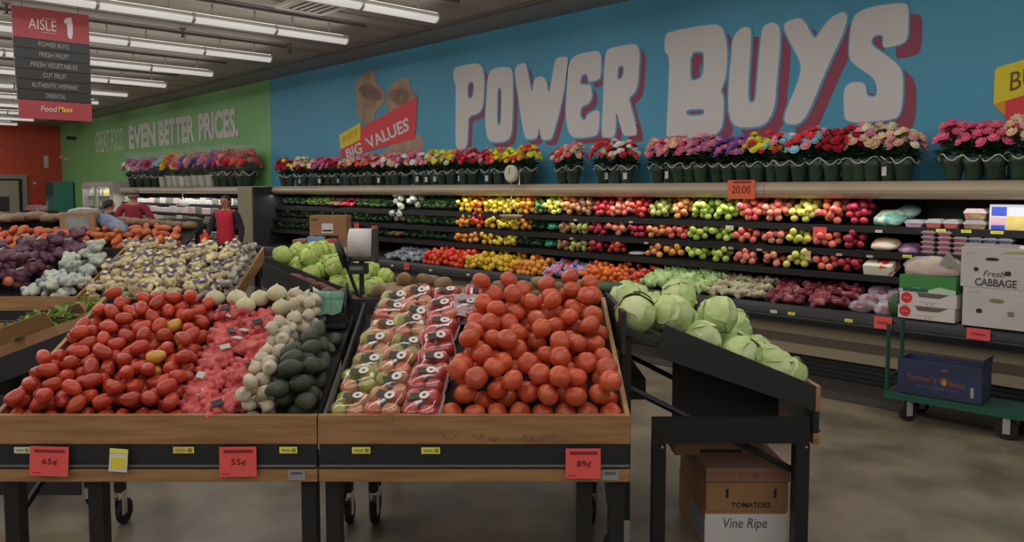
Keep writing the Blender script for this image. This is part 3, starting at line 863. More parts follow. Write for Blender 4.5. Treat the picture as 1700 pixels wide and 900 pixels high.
me_rom = [MB().blob(roma_fn(k), 16, 12).mesh('roma_tomato', ROMA, True) for k in range(3)]
me_romy = MB().blob(roma_fn(1), 16, 12).mesh('roma_tomato', ROMAY, True)


def garlic_fn(R=.029, lob=7, amp=.07, neck=.02):
    def fn(t, p):
        q = R * (1 + amp * abs(math.cos(lob * p / 2))) * math.sin(t) ** .85
        q = max(q, 0) if t > .35 else R * .22 * (t / .35)
        return (q * math.cos(p), q * math.sin(p), R * .78 * math.cos(t) + neck * math.exp(-(t / .32) ** 2))
    return fn


me_gar = MB().blob(garlic_fn(), 21, 12).mesh('garlic_bulb', GARL, True)
me_won = MB().blob(garlic_fn(.048, 9, .015, .014), 20, 12).mesh('white_onion', WON, True)


def avo_fn(t, p):
    u = math.cos(t)
    r = .034 * (1 - .2 * u) * math.sin(t)
    return (.05 * u, r * math.cos(p), r * math.sin(p))


me_avo = MB().blob(avo_fn, 16, 12).mesh('avocado', AVO, True)

# lumpy netted bags: one skin over many small bulbs
PINKN = mat('pink_net', PL(186, 92, 90, .54), .5, rnd=.12, col2=PL(168, 62, 66, .54), msc=30, bump=.35, bsc=260)


def lump_bag(seed, n, lr, sx, sy, sz, m, name, voxel=.006):
    rn = random.Random(seed)
    mb = MB()
    for i in range(n):
        p = (rn.uniform(-1, 1) * sx, rn.uniform(-1, 1) * sy, rn.uniform(-.6, 1) * sz)
        r = lr * rn.uniform(.85, 1.12)
        mb.blob(lambda t, q: (r * math.sin(t) * math.cos(q), r * math.sin(t) * math.sin(q), r * math.cos(t)), 10, 7, T(*p))
    mb.blob(lambda t, q: (sx * math.sin(t) * math.cos(q), sy * math.sin(t) * math.sin(q), sz * math.cos(t)), 12, 8)
    me = fuse(mb, m, voxel, 2)
    me.name = name
    return me


CLIPW = mat('white_tag', PL(158, 156, 150), .5)
CLIPD = mat('dark_tag', PL(40, 36, 40), .5)


def bag_proto(name, cat, me, tagm=None, tagsize=(.03, .018), at=(0, 0, .03), tuft=None):
    t = thing(name, 'x', cat, Matrix())
    obj('filled_net', me, t)
    if tagm:
        MB().box(-tagsize[0], tagsize[0], -tagsize[1], tagsize[1], -.003, .003).build('label_tag', tagm, t, M=T(*at) @ RX(.2), bevel=.002)
    if tuft:
        MB().lathe([(.004, 0), (.008, .012), (.018, .035)], 9).build('net_tuft', tuft, t, M=T(0, at[1] * -1, .03) @ RX(.5))
    return (name, t, cat)


# ---- near left table: roma tomatoes, pink nets, garlic, avocados
T1, A1 = table('near slanted table of roma tomatoes, pink nets, garlic and avocados', -2.0, 3.0, 1.25, legs=(.04, .37, 1.205), sides=(1, 0))
T2, A2 = table('near slanted table of packed tomatoes and loose beefsteak tomatoes', -.745, 3.0, 1.2, legs=(.045, 1.03, 1.155), sides=(0, 1))
ZB = .80 - .085


def zone(x0, x1, words_x, s1=.92):
    def f(x, s):
        u = (x - x0) / (x1 - x0)
        row = 'front' if s < .2 else ('lower middle' if s < .45 else ('upper middle' if s < .7 else 'back'))
        return row, words_x[min(2, max(0, int(u * 3)))]
    return f


zr = zone(.02, .7, ['by the wooden side board', 'in the middle', 'near the pink nets'])
pts = heap(A1, ZB, .03, .92, lambda f: (.02, .715 - .14 * f), .034, 190, 3, 24, .96, True)
rr = random.Random(3)
rot_r = lambda rn: RZ(rn.uniform(0, 2 * PI)) @ RY(rn.uniform(-.5, .5))
yell = []
for qx, qs in [(.47, .62), (.52, .58), (.49, .47), (.53, .3), (.5, .36)]:
    yell.append(min([q for q in pts if q[2] > .045 and q not in yell], key=lambda q: (q[0] - qx) ** 2 + (q[1] - qs) ** 2))
place_heap(T1, A1, ZB, .02, [p for p in pts if p not in yell], [('roma_tomato', m, 'tomato') for m in me_rom], lambda x, s, h: 'red roma tomato in the %s rows, %s' % zr(x, s), rot_r, 4, 'loose roma tomatoes')
place_heap(T1, A1, ZB, .02, yell, [('roma_tomato', me_romy, 'tomato')], lambda x, s, h: 'yellowish unripe roma tomato among the red ones', rot_r, 5, 'unripe roma tomatoes')

pink = [bag_proto('netted_bag', 'bag', lump_bag(20 + k, 46, .0165, .078, .062, .03, PINKN, 'filled_net', .0045), tagm, (.022, .016), at) for k, (tagm, at) in enumerate([(CLIPW, (.05, .02, .05)), (CLIPD, (-.03, -.03, .05)), (None, (0, 0, 0))])]
PX = lambda f: (.715 - .14 * f, .93 + .03 * f - (.03 if f > .5 else 0))
pk = []
rn = random.Random(8)
for i in range(8):
    s = .1 + i * .103
    x0, x1 = PX(s / .9)
    for j in range(2):
        pk.append((x0 + (x1 - x0) * (.27 + .47 * j) + rn.uniform(-.012, .012), s + rn.uniform(-.015, .015), .035 + (.022 if (i + j) % 2 else 0)))
place_heap(T1, A1, ZB, .02, pk, pink, lambda x, s, h: 'pink net bag of small bulbs beside the %s, %s' % ('roma tomatoes' if x < PX(s / .9)[0] + .12 else 'garlic', 'near the front board' if s < .3 else ('halfway up the slope' if s < .62 else 'high on the slope')), lambda rn: RZ(rn.uniform(0, PI)) @ RX(rn.uniform(-.15, .15)), 9, 'pink netted bags')
GX = lambda f: (.925 + .02 * f, 1.085 - .03 * f + (.06 if f > .68 else 0))
pts = heap(A1, ZB, .03, .86, GX, .0305, 78, 12, 14, .95)
place_heap(T1, A1, ZB, .02, pts, [('garlic_bulb', me_gar, 'garlic')], lambda x, s, h: 'loose white garlic bulb between pink nets and avocados, %s' % ('front of the heap' if s < .28 else ('middle of the heap' if s < .55 else 'upper heap')), lambda rn: RZ(rn.uniform(0, 6)) @ RX(rn.uniform(-1.6, 1.6)), 13, 'loose garlic bulbs')
AX = lambda f: (1.06 - .05 * (f * (1 - f)) * 4 + .06 * f, 1.235)
pts = heap(A1, ZB, .03, .54, AX, .037, 32, 15, 14, .96)
pts += [(1.03, .42, .06), (1.0, .33, .075), (1.15, .58, .04), (1.2, .6, .05)]
place_heap(T1, A1, ZB, .02, pts, [('avocado', me_avo, 'avocado')], lambda x, s, h: 'dark green avocado beside the garlic, %s' % ('front rows' if s < .22 else ('middle rows' if s < .45 else 'upper rows below the green bag roll')), lambda rn: RZ(rn.uniform(0, 6)) @ RY(rn.uniform(-.5, .5)), 16, 'loose avocados')
for x, lab in [(1.10, 'dark avocado behind the green bag roll, nearer the white onions'), (1.185, 'dark avocado with white sticker behind the green bag roll')]:
    o = dup_mesh(('avocado', me_avo, 'avocado'), T1.matrix_basis @ T(x, .86, 1.15) @ RZ(1.2), lab, 'avocados behind the bag roll')
for i, (x, s, h) in enumerate([(.55, .93, .05), (.66, .925, .055), (.77, .93, .05), (.86, .92, .085), (.945, .93, .06), (1.03, .925, .065), (.72, .86, .05), (.9, .84, .05)]):
    h += .03
    p = (x, .02 + s * math.cos(A1) - h * math.sin(A1), ZB + s * math.sin(A1) + h * math.cos(A1))
    one('white_onion', me_won, ('large white onion in the back row behind the pink nets, %s from the purple onions' % ORD[i]) if i < 6 else 'white onion tucked in front of the back onion row, %s the garlic' % ['away from', 'next to'][i - 6], 'onion', T1.matrix_basis @ T(*p) @ RX(.3 * math.sin(i)), 'white onions in the back row')
PURPN = mat('purple_onion_skin', PL(84, 48, 66), .4, rnd=.15)
for i, (x, s, h) in enumerate([(.42, .93, .05), (.5, .94, .07), (.47, .87, .05)]):
    p = (x, .02 + s * math.cos(A1) - h * math.sin(A1), ZB + s * math.sin(A1) + h * math.cos(A1))
    one('purple_onion', MB().blob(garlic_fn(.044, 9, .015, .014), 18, 11).mesh('onion', PURPN, True), 'purple onion at the back edge behind roma tomatoes, %s from the side board' % ORD[i], 'onion', T1.matrix_basis @ T(*p) @ RX(.9))

# bag roll stand standing among the avocados
bs = thing('bag_roll_stand', 'black wire stand with a roll of green produce bags above the avocados', 'stand', T1.matrix_basis @ T(1.13, .76, ZB + .3))
MB().box(-.09, .09, -.06, .06, -.005, .015).build('stand_base', BLACK, bs, bevel=.003)
for s in (-1, 1):
    MB().tube([(s * .085, -.05, 0), (s * .085, -.05, .1), (s * .085, .0, .2), (s * .085, .05, .1), (s * .085, .05, 0)], .006, 6).build('wire_side', BLACK, bs)
MB().tube([(-.085, -.05, .06), (.085, -.05, .06)], .006, 6).build('cross_wire', BLACK, bs)
GRB = mat('green_bag_film', PL(84, 128, 106), .4, col2=PL(66, 110, 88), msc=8, mst=(6, 1, 1))
MB().tube([(-.076, 0, .13), (.076, 0, .13)], .036, 18).build('bag_roll', GRB, bs, True)
MB().add([(-.074, -.036, .13), (.074, -.036, .13), (.07, -.062, .075), (.03, -.066, .06), (0, -.064, .068), (-.03, -.067, .058), (-.07, -.06, .07)], [(0, 1, 2, 3, 4, 5, 6)]).build('loose_bag_end', GRB, bs)

# ---- near right table: packed tomatoes in trays, loose beefsteaks
dv = MB().prism([(.03, .72), (.03, .81), (.8, 1.12), (.8, 1.03)], -.006, .006, 'x').build('divider', BLACKM, T2, M=T(.035, 0, 0))
mixm = {'green': mat('green_tomato', PL(138, 142, 66), .3, rnd=.1, col2=PL(152, 120, 62), msc=8, coat=.3), 'amber': mat('amber_tomato', PL(170, 112, 74), .3, rnd=.1, col2=PL(160, 128, 72), msc=8, coat=.3), 'blush': mat('blush_tomato', PL(172, 88, 62), .3, rnd=.1, coat=.3), 'red': mat('ripe_tomato', PL(160, 56, 52), .3, rnd=.1, coat=.3)}
tb = {k: MB().blob(ell(.0305, .0305, .027, 5, .02, .004), 16, 10).mesh('tomato', m, True) for k, m in mixm.items()}
TRAYM = mat('clear_green_tray', PL(96, 102, 70), .3)
TRAYR = mat('pale_pink_tray', PL(176, 136, 134), .35)
DARKL = mat('dark_fruit_label', PL(40, 44, 36), .45)
sticker = [[(.016 * math.cos(a), .016 * math.sin(a)) for a in np.linspace(0, 2 * PI, 20, endpoint=False)], [(.006 * math.cos(a), .006 * math.sin(a)) for a in np.linspace(0, 2 * PI, 10, endpoint=False)]]
stm = flat(sticker, WHITE, .0012, 0)
SHEEN = mat('film_edge_sheen', PL(150, 146, 140), .2)


def tray_pack(cols, red=False, seed=0):
    rn = random.Random(seed)
    t = thing('tomato_tray', 'x', 'packed tomatoes', Matrix())
    MB().prism([(-.056, 0), (-.064, .018), (-.06, .02), (-.052, .004), (.052, .004), (.06, .02), (.064, .018), (.056, 0)], -.06, .06, 'y').build('tray', TRAYR if red else TRAYM, t)
    for i, (x, y) in enumerate([(-.03, -.03), (.03, -.03), (-.03, .03), (.03, .03)]):
        obj('tomato', tb[cols[i]], t, T(x, y, .031 + rn.uniform(-.001, .002)) @ RX(rn.uniform(-.5, .5)) @ RZ(rn.uniform(0, 6)))
    w = .065

    def fn(th, p):
        c, s_ = math.cos(p), math.sin(p)
        k = 1 / max(abs(c), abs(s_)) ** .75
        return (w * math.sin(th) ** .45 * c * k, w * math.sin(th) ** .45 * s_ * k, .032 + .034 * (math.cos(th) + .02 * math.cos(9 * p) * math.sin(th)))
    MB().blob(fn, 28, 10).build('film_wrap', FILM, t, True)
    MB().tube([(-.06, -.064, .012), (-.02, -.067, .016), (.03, -.066, .011), (.06, -.063, .016), (.066, -.02, .012), (.064, .05, .018)], .0022, 5).build('film_seam', SHEEN, t)
    lb = MB().box(-.026, .02, -.014, .014, 0, .0012).build('label', DARKL, t, M=T(.005 - (.008 if red else 0), .006, .0672) @ RZ(rn.uniform(-.3, .3)))
    obj('sticker', stm, lb, T(.02, 0, .0016) @ SCL(1.05))
    return ('tomato_tray', t, 'packed tomatoes')


G_, A_, B_, R_ = 'green', 'amber', 'blush', 'red'
tp = [tray_pack(c, i >= 6, i) for i, c in enumerate([(A_, G_, G_, G_), (G_, A_, G_, A_), (A_, B_, A_, A_), (B_, A_, G_, A_), (B_, A_, A_, B_), (G_, G_, G_, G_), (R_, R_, R_, R_), (R_, B_, R_, R_)])]
lay = []
for k, (c1, c2) in enumerate([(1, 4), (0, 3), (5, 2), (3, 5), (2, 3), (4, 2), (1, 4)]):
    lay.append((.108 + .012 * k, .105 + k * .140, .02 + .022 * (k % 2), c1, 'left'))
    lay.append((.25 + .006 * k, .095 + k * .142, .025 + .022 * ((k + 1) % 2), c2, 'middle'))
for k in range(7):
    lay.append((.393 + .005 * k, .098 + k * .142, .035 + .016 * (k % 2), 6 + (k % 3 == 2), 'red'))
lay += [(.53, .83, .05, 6, 'extra'), (.58, .93, .055, 7, 'extra')]
rn = random.Random(31)
cnt = {}
for x, s, h, c, col in lay:
    cnt[col] = cnt.get(col, -1) + 1
    p = (x, .02 + s * math.cos(A2) - h * math.sin(A2), ZB + s * math.sin(A2) + h * math.cos(A2))
    M = T2.matrix_basis @ T(*p) @ RX(A2 + rn.uniform(-.05, .3)) @ RZ(rn.uniform(-.25, .25)) @ RY(rn.uniform(-.16, .16)) @ SCL(1.24)
    lab = {'left': 'wrapped tray of greenish tomatoes in the column next to the avocados, %s from the front', 'middle': 'wrapped tray of amber tomatoes in the middle tray column, %s from the front', 'red': 'wrapped tray of red tomatoes beside the loose beefsteaks, %s from the front', 'extra': 'wrapped tomato tray at the high back edge of the table, %s from the red trays'}[col] % ORD[cnt[col]]
    dup_mesh(tp[c], M, lab, None if False else 'wrapped tomato trays')
# crumpled clear film behind the red trays
cf = MB()
rn = random.Random(4)
g = [[(x * .022, y * .02, .03 * noise.noise(Vector((x * .7, y * .8, 1.3)))) for x in range(8)] for y in range(7)]
cf.add([q for r_ in g for q in r_], [(y * 8 + x, y * 8 + x + 1, y * 8 + x + 9, y * 8 + x + 8) for y in range(6) for x in range(7)])
one('plastic_film', cf.mesh('film', mat('milky_film', PL(164, 146, 150), .3), True), 'crumpled milky plastic film behind the red tomato trays', 'plastic', T2.matrix_basis @ T(.47, .68, ZB + .36) @ RX(A2 + .5))

zb2 = zone(.45, 1.18, ['near the red trays', 'in the middle', 'by the wooden side board'])
pts = heap(A2, ZB, .03, .95, lambda f: (.465 + .10 * f, 1.178), .0445, 140, 41, 24, .985, True)
place_heap(T2, A2, ZB, .02, pts, [('beefsteak_tomato', m, 'tomato') for m in me_tom], lambda x, s, h: 'round orange red tomato in the %s rows, %s' % zb2(x, s), lambda rn: rrot(rn, .9), 42, 'loose beefsteak tomatoes')

# faint ink stamps on the front board
STAMP = mat('faint_board_ink', D(84, 62, 44), .6)
rn = random.Random(12)
for x0, w in [(.475, .07), (.59, .05), (.655, .04), (.78, .1), (.86, .06)]:
    mb = MB()
    zz = .715 + rn.uniform(-.008, .008)
    pt = [(x0 + w * q / 7, -.0006, zz + (.008 if q % 2 else -.008) + rn.uniform(-.006, .006)) for q in range(8)]
    mb.tube(pt, .0014, 4)
    mb.build('ink_stamp', STAMP, T2)

# price cards and shelf labels on the near tables
def card(x, z, w, h, s, label, tilt=0.0, y=2.975, m=REDCARD):
    t = thing('price_card', label, 'price sign', F @ T(x, y, z) @ RX(-.06) @ RY(tilt))
    MB().box(0, w, 0, .002, 0, h).build('card', m, t)
    MB().box(w * .12, w * .9, -.0012, 0, h * .8, h * .9).build('print_bar', mat('maroon_print', D(96, 24, 30), .6), t)
    obj('price', text(s, w * .4, h * .24, mat('price_ink', D(70, 16, 20), .6), .001, .0), t, T(w * .32, -.001, h * .36) @ RX(PI / 2))
    MB().box(w * .08, w * .3, -.0012, 0, h * .1, h * .12).build('print_line', mat('maroon_print', D(96, 24, 30), .6), t)
    return t


card(-1.845, .572, .148, .113, '65¢', 'red price card reading 65 cents below the roma tomatoes', .03)
card(-1.118, .566, .142, .115, '55¢', 'red price card reading 55 cents below the pink nets', -.01)
card(.205, .560, .134, .115, '89¢', 'red price card reading 89 cents below the loose beefsteak tomatoes', 0)


def shelf_label(x, z, w, h, label, m=YELCARD, y=2.985, white=0.0):
    t = thing('shelf_label', label, 'label', F @ T(x, y, z))
    MB().box(0, w, 0, .002, 0, h).build('ticket', m, t)
    MB().box(w * .12, w * .62, -.001, 0, h * .3, h * .7).build('print_line', mat('olive_print', D(120, 118, 60), .6), t)
    MB().box(w * .7, w * .92, -.001, 0, h * .2, h * .8).build('print_block', mat('dark_olive_print', D(96, 102, 40), .6), t)


shelf_label(-1.905, .655, .06, .024, 'plain white shelf label beside the 65 cents card', WHITE)
shelf_label(-.89, .655, .068, .025, 'yellow shelf label below the garlic and avocados')
shelf_label(-.612, .654, .07, .025, 'yellow shelf label below the greenish tomato trays')
shelf_label(-.347, .653, .072, .025, 'yellow shelf label below the red tomato trays')
shelf_label(-1.297, .655, .08, .025, 'red and yellow shelf label left of the 55 cents card', mat('pink_yellow_label', D(170, 120, 90), .6, col2=D(172, 165, 60), msc=18))
hl = thing('hanging_label', 'white hanging tag with yellow square below the roma tomatoes', 'label', F @ T(-1.54, 2.972, .59) @ RX(-.05) @ RY(.07))
MB().box(0, .07, 0, .002, 0, .088).build('ticket', WHITE, hl)
MB().box(.008, .062, -.001, 0, .012, .055).build('yellow_square', mat('yellow_print', D(166, 150, 44), .6), hl)
MB().box(.0, .07, -.001, 0, .072, .088).build('yellow_header', YELCARD, hl)
for x, lab in [(-.862, 'small grey metal plate on the lower strip of the tomato and garlic table'), (.345, 'small grey metal plate on the lower strip under the beefsteaks')]:
    pl = thing('maker_plate', lab, 'plate', F @ T(x, 2.998, .546))
    MB().box(0, .066, -.001, .001, 0, .038).build('plate', mat('grey_plate', D(104, 104, 106), .4), pl)
    MB().box(.012, .054, -.002, -.001, .022, .032).build('print_block', mat('slate_print', D(60, 66, 80), .5), pl)
# ------------------------------------------------------------------ cabbages on the table that faces the wall case
def leaf_patch(R, rn, spread=.95):
    """a curled outer leaf hugging a ball of radius R"""
    nr, na = 7, 22
    ph = rn.uniform(0, 6)
    vs, fs = [(0, -R * 1.02, 0)], []
    for i in range(1, nr + 1):
        q = i / nr
        for j in range(na):
            a = 2 * PI * j / na
            e = spread * q * (1 + .10 * math.sin(3 * a + ph) + .05 * math.sin(7 * a))
            lift = 1.02 + .10 * q ** 5 * (.6 + .4 * math.sin(5 * a + ph)) + .012 * math.sin(9 * a) * q
            vs.append((R * lift * math.sin(e) * math.cos(a), -R * lift * math.cos(e), R * lift * math.sin(e) * math.sin(a)))
    for j in range(na):
        fs.append((0, 1 + j, 1 + (j + 1) % na))
    for i in range(nr - 1):
        for j in range(na):
            k0, k1 = 1 + i * na + j, 1 + i * na + (j + 1) % na
            fs.append((k0, k0 + na, k1 + na, k1))
    return MB().add(vs, fs)


def cabbage(name, cat, R, m_head, m_leaf, seed, nl=4):
    rn = random.Random(seed)
    t = thing(name, 'x', cat, Matrix())

    def fn(th, p):
        d = Vector((math.sin(th) * math.cos(p), math.sin(th) * math.sin(p), math.cos(th)))
        q = R * (1 + .05 * noise.noise(d * 2.2 + Vector((seed, 0, 0))) + .025 * abs(noise.noise(d * 6 + Vector((0, seed, 0)))))
        return (d.x * q, d.y * q, d.z * q * .93)
    MB().blob(fn, 26, 16).build('head', m_head, t, True)
    for k in range(nl):
        leaf_patch(R * 1.0, rn, rn.uniform(.75, 1.05)).build('outer_leaf', m_leaf, t, True, RZ(2 * PI * k / nl + rn.uniform(-.4, .4)) @ RX(rn.uniform(-.7, .5)) @ RY(rn.uniform(-.5, .5)))
    return (name, t, cat)


CABH = mat('cabbage_head', PL(142, 154, 108, .85), .5, rnd=.08, col2=PL(160, 166, 130, .85), msc=7, lo=.35, hi=.7, bump=.5, bsc=22)
CABL = mat('cabbage_leaf', PL(128, 146, 92, .85), .5, rnd=.1, col2=PL(154, 162, 120, .85), msc=9, lo=.4, hi=.7, bump=.6, bsc=25)
LETH = mat('lettuce_head', PL(146, 160, 90, .8), .45, rnd=.1, col2=PL(164, 172, 112, .8), msc=8, bump=.6, bsc=26)
LETL = mat('lettuce_leaf', PL(124, 146, 66, .8), .45, rnd=.12, col2=PL(152, 164, 94, .8), msc=9, bump=.6, bsc=26)
E3, A3 = table('slanted cabbage table with black side panel facing the wall case', 1.36, 3.45, 1.2, rot=90, side='black', cut=.8)
cab = [cabbage('cabbage', 'cabbage', .09, CABH, CABL, 50 + k) for k in range(4)]
pts = heap(A3, ZB, .0, .97, lambda f: (.0, 1.2), .092, 27, 52, 40, .93)
pts += [(.14, .12, .09), (.35, .16, .09)]
place_heap(E3, A3, ZB - .02, .03, pts, cab, lambda x, s, h: 'pale green cabbage %s, %s' % ('against the near panel' if x < .4 else ('in the middle' if x < .8 else 'on the far side'), 'low end' if s < .35 else ('halfway up' if s < .65 else 'high end')), lambda rn: rrot(rn, .8), 53, 'cabbages')
CUC = mat('cucumber_skin', PL(44, 68, 40), .4, rnd=.2, col2=PL(56, 82, 46), msc=14)
me_cuc = MB().blob(lambda t, p: (.095 * math.cos(t), .024 * math.sin(t) ** .7 * math.cos(p), .024 * math.sin(t) ** .7 * math.sin(p) + .006 * math.cos(t) ** 2), 12, 10).mesh('cucumber', CUC, True)
for i in range(9):
    x, s, h = .70 + .045 * (i % 5), .93, .05 + .045 * (i // 5)
    p = (x, .03 + s * math.cos(A3) - h * math.sin(A3), ZB + s * math.sin(A3) + h * math.cos(A3))
    one('cucumber', me_cuc, 'dark green cucumber at the high edge of the cabbage table beside the beefsteak tomatoes', 'cucumber', E3.matrix_basis @ T(*p) @ RZ(PI / 2 + .1 * math.sin(i * 3)), 'cucumbers beside the cabbages')
# black frame below the cabbage table
fr = MB()
fr.box(.5, 1.3, 3.44, 3.48, .54, .61)
one('table_apron', MB().box(.615, 1.30, -.018, .02, .555, .665).mesh('apron', BLACK), 'thick black steel beam across the near end of the cabbage table', 'beam', F @ T(0, 3.43, 0))
for x, lab in [(.645, 'square black steel leg left of the tomato cartons'), (1.275, 'square black steel leg right of the tomato cartons')]:
    lg = thing('frame_leg', lab, 'leg', F @ T(x, 3.43, 0), 'cabbage table end frame')
    MB().box(-.03, .03, -.016, .03, 0, .555).build('post', BLACK, lg, bevel=.003)
    MB().box(-.045, .045, -.016, .044, 0, .006).build('foot_plate', BLACK, lg)
    MB().lathe([(.008, 0), (.006, .004)], 8, T(.012, -.017, .54) @ RX(PI / 2)).build('bolt', CHROME, lg)

# table behind, facing away: tan roots along its high edge
T7, A7 = table('slanted table of tan roots facing away behind the beefsteak tomatoes', .4545, 4.80, 1.2, rot=180, side='wood')
ROOT = mat('tan_root_skin', PL(128, 104, 74), .6, rnd=.15, col2=PL(112, 90, 62), msc=14)
me_root = [MB().blob(lambda t, p: (.06 * math.cos(t), .042 * math.sin(t) * math.cos(p) * (1 + .06 * math.cos(3 * p)), .038 * math.sin(t) * math.sin(p) + .008 * math.cos(2 * t)), 14, 9).mesh('tan_root', ROOT, True)]
pts = heap(A7, .80 - .085, .5, .95, lambda f: (.02, 1.18), .045, 90, 61, 8, .97)
place_heap(T7, A7, .80 - .085, .02, pts, [('tan_root', me_root[0], 'root vegetable')], lambda x, s, h: 'tan root piled at the high edge behind the %s' % ('beefsteak tomatoes' if x < .75 else 'wrapped tomato trays'), lambda rn: RZ(rn.uniform(0, 6)) @ RX(rn.uniform(-.4, .4)), 62, 'tan roots')

# ------------------------------------------------------------------ lettuces
E2, A_2 = table('slanted lettuce table with dark side panel in the middle distance', -1.06, 6.2, 1.2, rot=90, side='black')
let = [cabbage('lettuce', 'lettuce', .074, LETH, LETL, 70 + k, 5) for k in range(3)]
pts = heap(A_2, ZB, .0, .95, lambda f: (.0, 1.2), .076, 46, 72, 30, .93)
place_heap(E2, A_2, ZB, .03, pts, let, lambda x, s, h: 'light green lettuce on the dark sided table, %s, %s' % ('near side' if x < .4 else ('middle' if x < .8 else 'far side'), 'low end by the bag dispenser' if s < .35 else ('halfway up' if s < .65 else 'high end')), lambda rn: rrot(rn, .8), 73, 'lettuces')
lt = thing('side_ledge', 'narrow black ledge of reddish yams along the lettuce table', 'shelf', E2.matrix_basis)
MB().prism([(0, .66), (0, .70), (.8, 1.02), (.8, .98)], -.16, -.03, 'x').build('ledge_board', BLACKM, lt)
MB().prism([(0, .58), (0, .75), (.84, 1.11), (.84, .93)], -.175, -.16, 'x').build('ledge_edge', BLACKM, lt)
MB().box(-.12, -.05, .7, .76, 0, .95).build('leg', BLACK, lt)
YAM = mat('red_yam_skin', PL(108, 62, 52), .55, rnd=.15, col2=PL(92, 50, 46), msc=14)
me_yam = MB().blob(lambda t, p: (.07 * math.cos(t), .035 * math.sin(t) * math.cos(p), .033 * math.sin(t) * math.sin(p)), 12, 9).mesh('yam', YAM, True)
for i in range(15):
    s = .03 + .042 * i
    one('yam', me_yam, 'reddish yam in the narrow ledge beside the lettuces, %s part' % ('low' if i < 6 else ('middle' if i < 12 else 'high')), 'yam', E2.matrix_basis @ T(-.1 + .02 * math.sin(i * 2.3), s, .74 + s * .4 + .012 * (i % 2)) @ RX(A_2) @ RZ(.5 * math.sin(i * 1.7) + PI / 2 * (i % 2)), 'yams on the ledge, %s part' % ('low' if i < 6 else ('middle' if i < 12 else 'high')))

# bag dispenser on a post
bd = thing('bag_dispenser', 'big silvery roll of clear bags on a black post by the lettuces', 'dispenser', F @ T(-1.14, 6.0, 0))
MB().box(-.016, .016, -.016, .016, 0, 1.14).build('post', BLACK, bd)
MB().lathe([(.16, 0), (.16, .012), (.03, .03)], 20).build('foot', BLACK, bd)
ROLL = mat('silver_roll', PL(158, 156, 154, .8), .3)
MB().tube([(-.083, 0, 1.26), (.083, 0, 1.26)], .113, 28).build('bag_roll', ROLL, bd, True)
MB().prism([(-.06, 1.13), (.1, 1.1), (.12, 1.38), (-.02, 1.37)], -.098, -.086, 'x').prism([(-.06, 1.13), (.1, 1.1), (.12, 1.38), (-.02, 1.37)], .086, .112, 'x').box(-.098, .112, -.04, .1, 1.125, 1.14).build('roll_bracket', BLACKP, bd)
MB().box(-.09, .05, -.05, .03, 1.03, 1.11).build('lower_box', BLACKP, bd)
MB().box(-.08, .02, -.053, -.05, 1.06, 1.09).build('label', mat('grey_label', PL(96, 96, 98), .5), bd)
mp_ = thing('tool_handle', 'black pole with thick grip leaning by the silvery bag roll', 'pole', F @ T(-1.33, 6.1, 0))
MB().tube([(.16, .02, .78), (.06, 0, 1.07)], .014, 8).build('pole', BLACKP, mp_)
MB().tube([(.06, 0, 1.07), (-.02, -.0, 1.27)], .034, 10, None, .026).build('grip', BLACKP, mp_, True)
MB().tube([(.16, .02, 0), (.16, .02, .78)], .01, 6).build('upright', BLACKP, mp_)

# ------------------------------------------------------------------ bagged garlic, onions and fruit on the far tables
T3, A_3 = table('slanted table of netted garlic behind the roma tomatoes', -3.5, 6.4, 1.23)
T5, A_5 = table('slanted table of purple onions left of the netted garlic', -4.8, 6.4, 1.27)
GNET = mat('garlic_net', PL(170, 160, 122, .85), .6, rnd=.14, hue=.012, col2=PL(136, 122, 136, .85), msc=16, lo=.5, hi=.75, bump=.3, bsc=200)
VIOL = mat('violet_band', PL(92, 82, 116), .5, col2=PL(62, 56, 84), msc=20)
gb = [bag_proto('garlic_net', 'garlic', lump_bag(80 + k, 8, .026, .04, .036, .024, GNET, 'filled_net', .006), VIOL, (.042, .026), (0, -.008, .05), GNET) for k in range(3)]
gb2 = [bag_proto('garlic_net', 'garlic', lump_bag(84, 8, .026, .04, .036, .024, GNET, 'filled_net', .006), None, tuft=GNET)]
gz = lambda x, s, h: 'net of cream garlic with violet band on the far slanted table, %s, %s' % ('bottom rows' if s < .25 else ('lower middle' if s < .5 else ('upper middle' if s < .75 else 'top rows')), 'onion side' if x < .4 else ('middle' if x < .85 else 'lettuce side'))
pts = heap(A_3, ZB, .0, .98, lambda f: (.0, 1.1), .05, 150, 86, 8, .9)
place_heap(T3, A_3, ZB, .03, pts, gb + gb2, gz, lambda rn: RZ(rn.uniform(0, 6)) @ RX(rn.uniform(-.6, .3)), 87, 'nets of garlic')
PALE = mat('pale_shallot', PL(166, 160, 146), .5, rnd=.1, col2=PL(120, 110, 112), msc=18)
sb_ = [bag_proto('shallot_pack', 'garlic', lump_bag(90, 8, .022, .04, .032, .018, PALE, 'filled_net', .006), CLIPD, (.012, .01), (.01, -.01, .04))]
pts = heap(A_3, ZB, .05, .9, lambda f: (1.09, 1.22), .04, 26, 91, 6, .9)
place_heap(T3, A_3, ZB, .03, pts, sb_, lambda x, s, h: 'white speckled pack at the lettuce side of the garlic table, %s' % ('low' if s < .4 else 'high'), lambda rn: RZ(rn.uniform(0, 6)), 92, 'white speckled packs')
ONN = mat('purple_onion_net', PL(70, 42, 58), .4, rnd=.2, col2=PL(92, 54, 66), msc=14, bump=.2, bsc=200)
ob_ = [bag_proto('onion_net', 'onions', lump_bag(100 + k, 14, .032, .064, .054, .034, ONN, 'filled_net', .008), tg, (.03, .008), (0, .01, .066)) for k, tg in enumerate([CLIPW, None, None])]
pts = heap(A_5, ZB, .12, .98, lambda f: (.0, 1.05 - .2 * f * 0), .068, 66, 103, 8, .9)
pts = [p for p in pts if not (p[0] > .78 and p[1] < .62)]
